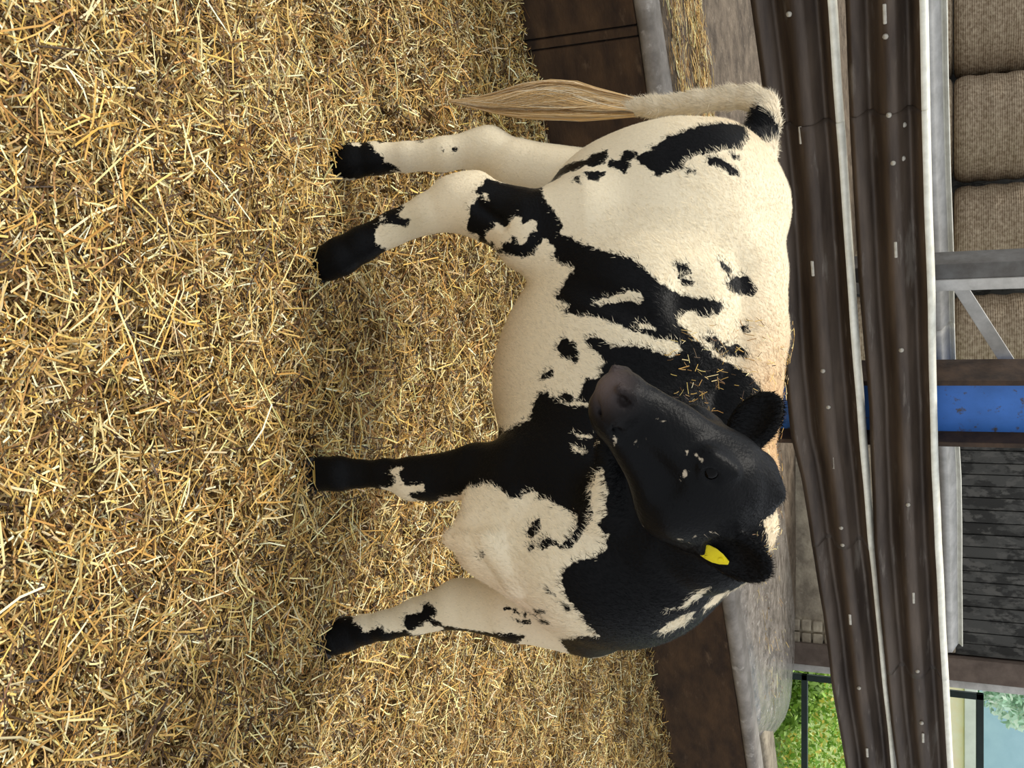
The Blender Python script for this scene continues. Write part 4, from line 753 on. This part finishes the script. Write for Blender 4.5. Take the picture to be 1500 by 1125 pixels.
# tail tassel
def tube_strands(name, N_, path, rad, wid, cols, parent, mt):
    path = np.array(path); k = len(path); V = np.zeros((N_, k, 2, 3))
    a = RNG.uniform(0, 2 * np.pi, N_); rr = RNG.uniform(0, 1, N_) ** .5; ln = RNG.uniform(.55, 1.05, N_); ph = RNG.uniform(0, 6, N_)
    for i in range(k):
        f = i / (k - 1) * ln; x = np.stack([np.interp(f * (k - 1), np.arange(k), path[:, c]) for c in range(3)], 1)
        r_ = np.interp(f * (k - 1), np.arange(k), rad) * rr
        off = np.stack([np.cos(a + .5 * np.sin(f * 5 + ph)) * r_, np.sin(a) * r_ * .7, np.zeros(N_)], 1)
        w_ = wid * (1 - .75 * i / (k - 1)); s = np.stack([np.sin(a * 3), np.cos(a * 3), np.zeros(N_)], 1) * w_
        V[:, i, 0] = x + off - s; V[:, i, 1] = x + off + s
    b0 = np.arange(N_)[:, None, None] * 2 * k; q = np.array([[2 * i, 2 * i + 1, 2 * i + 3, 2 * i + 2] for i in range(k - 1)])
    me = from_np(name, V.reshape(-1, 3), (b0 + q[None]).reshape(-1, 4))
    c = np.array(cols)[RNG.integers(0, len(cols), N_)] * RNG.uniform(.75, 1.15, (N_, 1))
    attr(me, 'tone', 'FLOAT_COLOR', np.repeat(rgba(np.clip(c, 0, 1)), 2 * k, 0))
    return tag(link(name, me, mt, parent), kind='stuff')
tube_strands('tail_tassel', 3400, TASSEL, [.024, .038, .052, .052, .046, .028, .014, .004], .0011, [[.84, .62, .34], [.76, .52, .24], [.92, .78, .54], [.58, .38, .17]], calf, M['hair'])

# eyes, hooves, ear tag
def hp(x, y, z): return HO + (FRAMES[1][0] * x + FRAMES[1][1] * y + FRAMES[1][2] * z) * .93
for s in (1, -1):
    bm = bmesh.new(); bmesh.ops.create_uvsphere(bm, u_segments=20, v_segments=12, radius=.0175, matrix=Matrix.Translation(hp(.180, s * .0805, -.010)))
    bm_obj('eye', bm, M['eye'], calf, True)
def claw(cx, cy, cz, sgn, fwd):
    bm = box_bm(-.045, .045, -.019, .019, -.03, .03, bev=.010, seg=3)
    for v in bm.verts:
        k = (v.co.z + .03) / .06; v.co.x = v.co.x * (1 - .22 * k) - .012 * k
        if v.co.x > 0: v.co.y *= 1 - .25 * v.co.x / .045
    R = Matrix.Rotation(fwd, 4, 'Z'); T = Matrix.Translation((cx, cy, cz)) @ R @ Matrix.Translation((.012, sgn * .021, 0))
    bmesh.ops.transform(bm, matrix=T, verts=bm.verts); return bm
for x, y, z, fw in ((.225, 2.11, .035, -.6), (.675, 2.265, -.03, -.7), (-.305, 2.25, -.045, -.45), (-.61, 2.43, -.13, -.5)):
    for sg in (-1, 1): bm_obj('hoof', claw(x, y, z, sg, fw), M['hoof'], calf, True)
EF = FRAMES[2]; EC = np.array(EAR0) + EF[0] * .045 + EF[1] * TAGW + EF[2] * .016
u1, v1, n1 = (Vector(a) for a in EF); c1 = Vector(EC)
u1 = (u1 * .75 + v1 * -.66).normalized() if TAGF else u1
v1 = n1.cross(u1)
TM = Matrix(((u1.x, v1.x, n1.x, c1.x), (u1.y, v1.y, n1.y, c1.y), (u1.z, v1.z, n1.z, c1.z), (0, 0, 0, 1)))
bm = box_bm(-.032, .026, -.016, .016, -.0012, .0012, bev=.001, seg=1)
bmesh.ops.subdivide_edges(bm, edges=bm.edges[:], cuts=3, use_grid_fill=True)
for v in bm.verts:
    if v.co.x > .004: v.co.y *= 1 - .78 * (v.co.x - .004) / .022
    if v.co.x < -.024: v.co.y *= .82
bmesh.ops.transform(bm, matrix=TM, verts=bm.verts)
tg = bm_obj('ear_tag', bm, M['tagm'], calf); tg['label'] = 'yellow plastic ear tag'
bm = bmesh.new(); bmesh.ops.create_cone(bm, cap_ends=True, segments=12, radius1=.006, radius2=.005, depth=.006, matrix=TM @ Matrix.Translation((.012, 0, .002))); bm_obj('stud', bm, M['tagm'], tg)

# straw lying on the back and on the withers
q = CV; up = (CN[:, 2] > .25) & (np.abs(q[:, 0] - .10) < .24) & (q[:, 2] > .93) & np.isin(g0, ['b', 'n'])
ix = np.where(up)[0]; ix = RNG.choice(ix, 900)
d0 = CN[ix]; az = RNG.uniform(0, 6.28, len(ix))
tl_ = -np.arctan2(d0[:, 0] * np.cos(az) + d0[:, 1] * np.sin(az), np.maximum(d0[:, 2], .2))
sm = straw_mesh('straw_wisps', CV[ix] + CN[ix] * .009, az, tl_, np.clip(RNG.lognormal(math.log(.016), .45, len(ix)), .01, .06), RNG.uniform(.0006, .0012, len(ix)))
tag(link('straw_wisps', sm, M['straw']), 'short bits of straw caught on the calf withers', 'straw', kind='stuff')
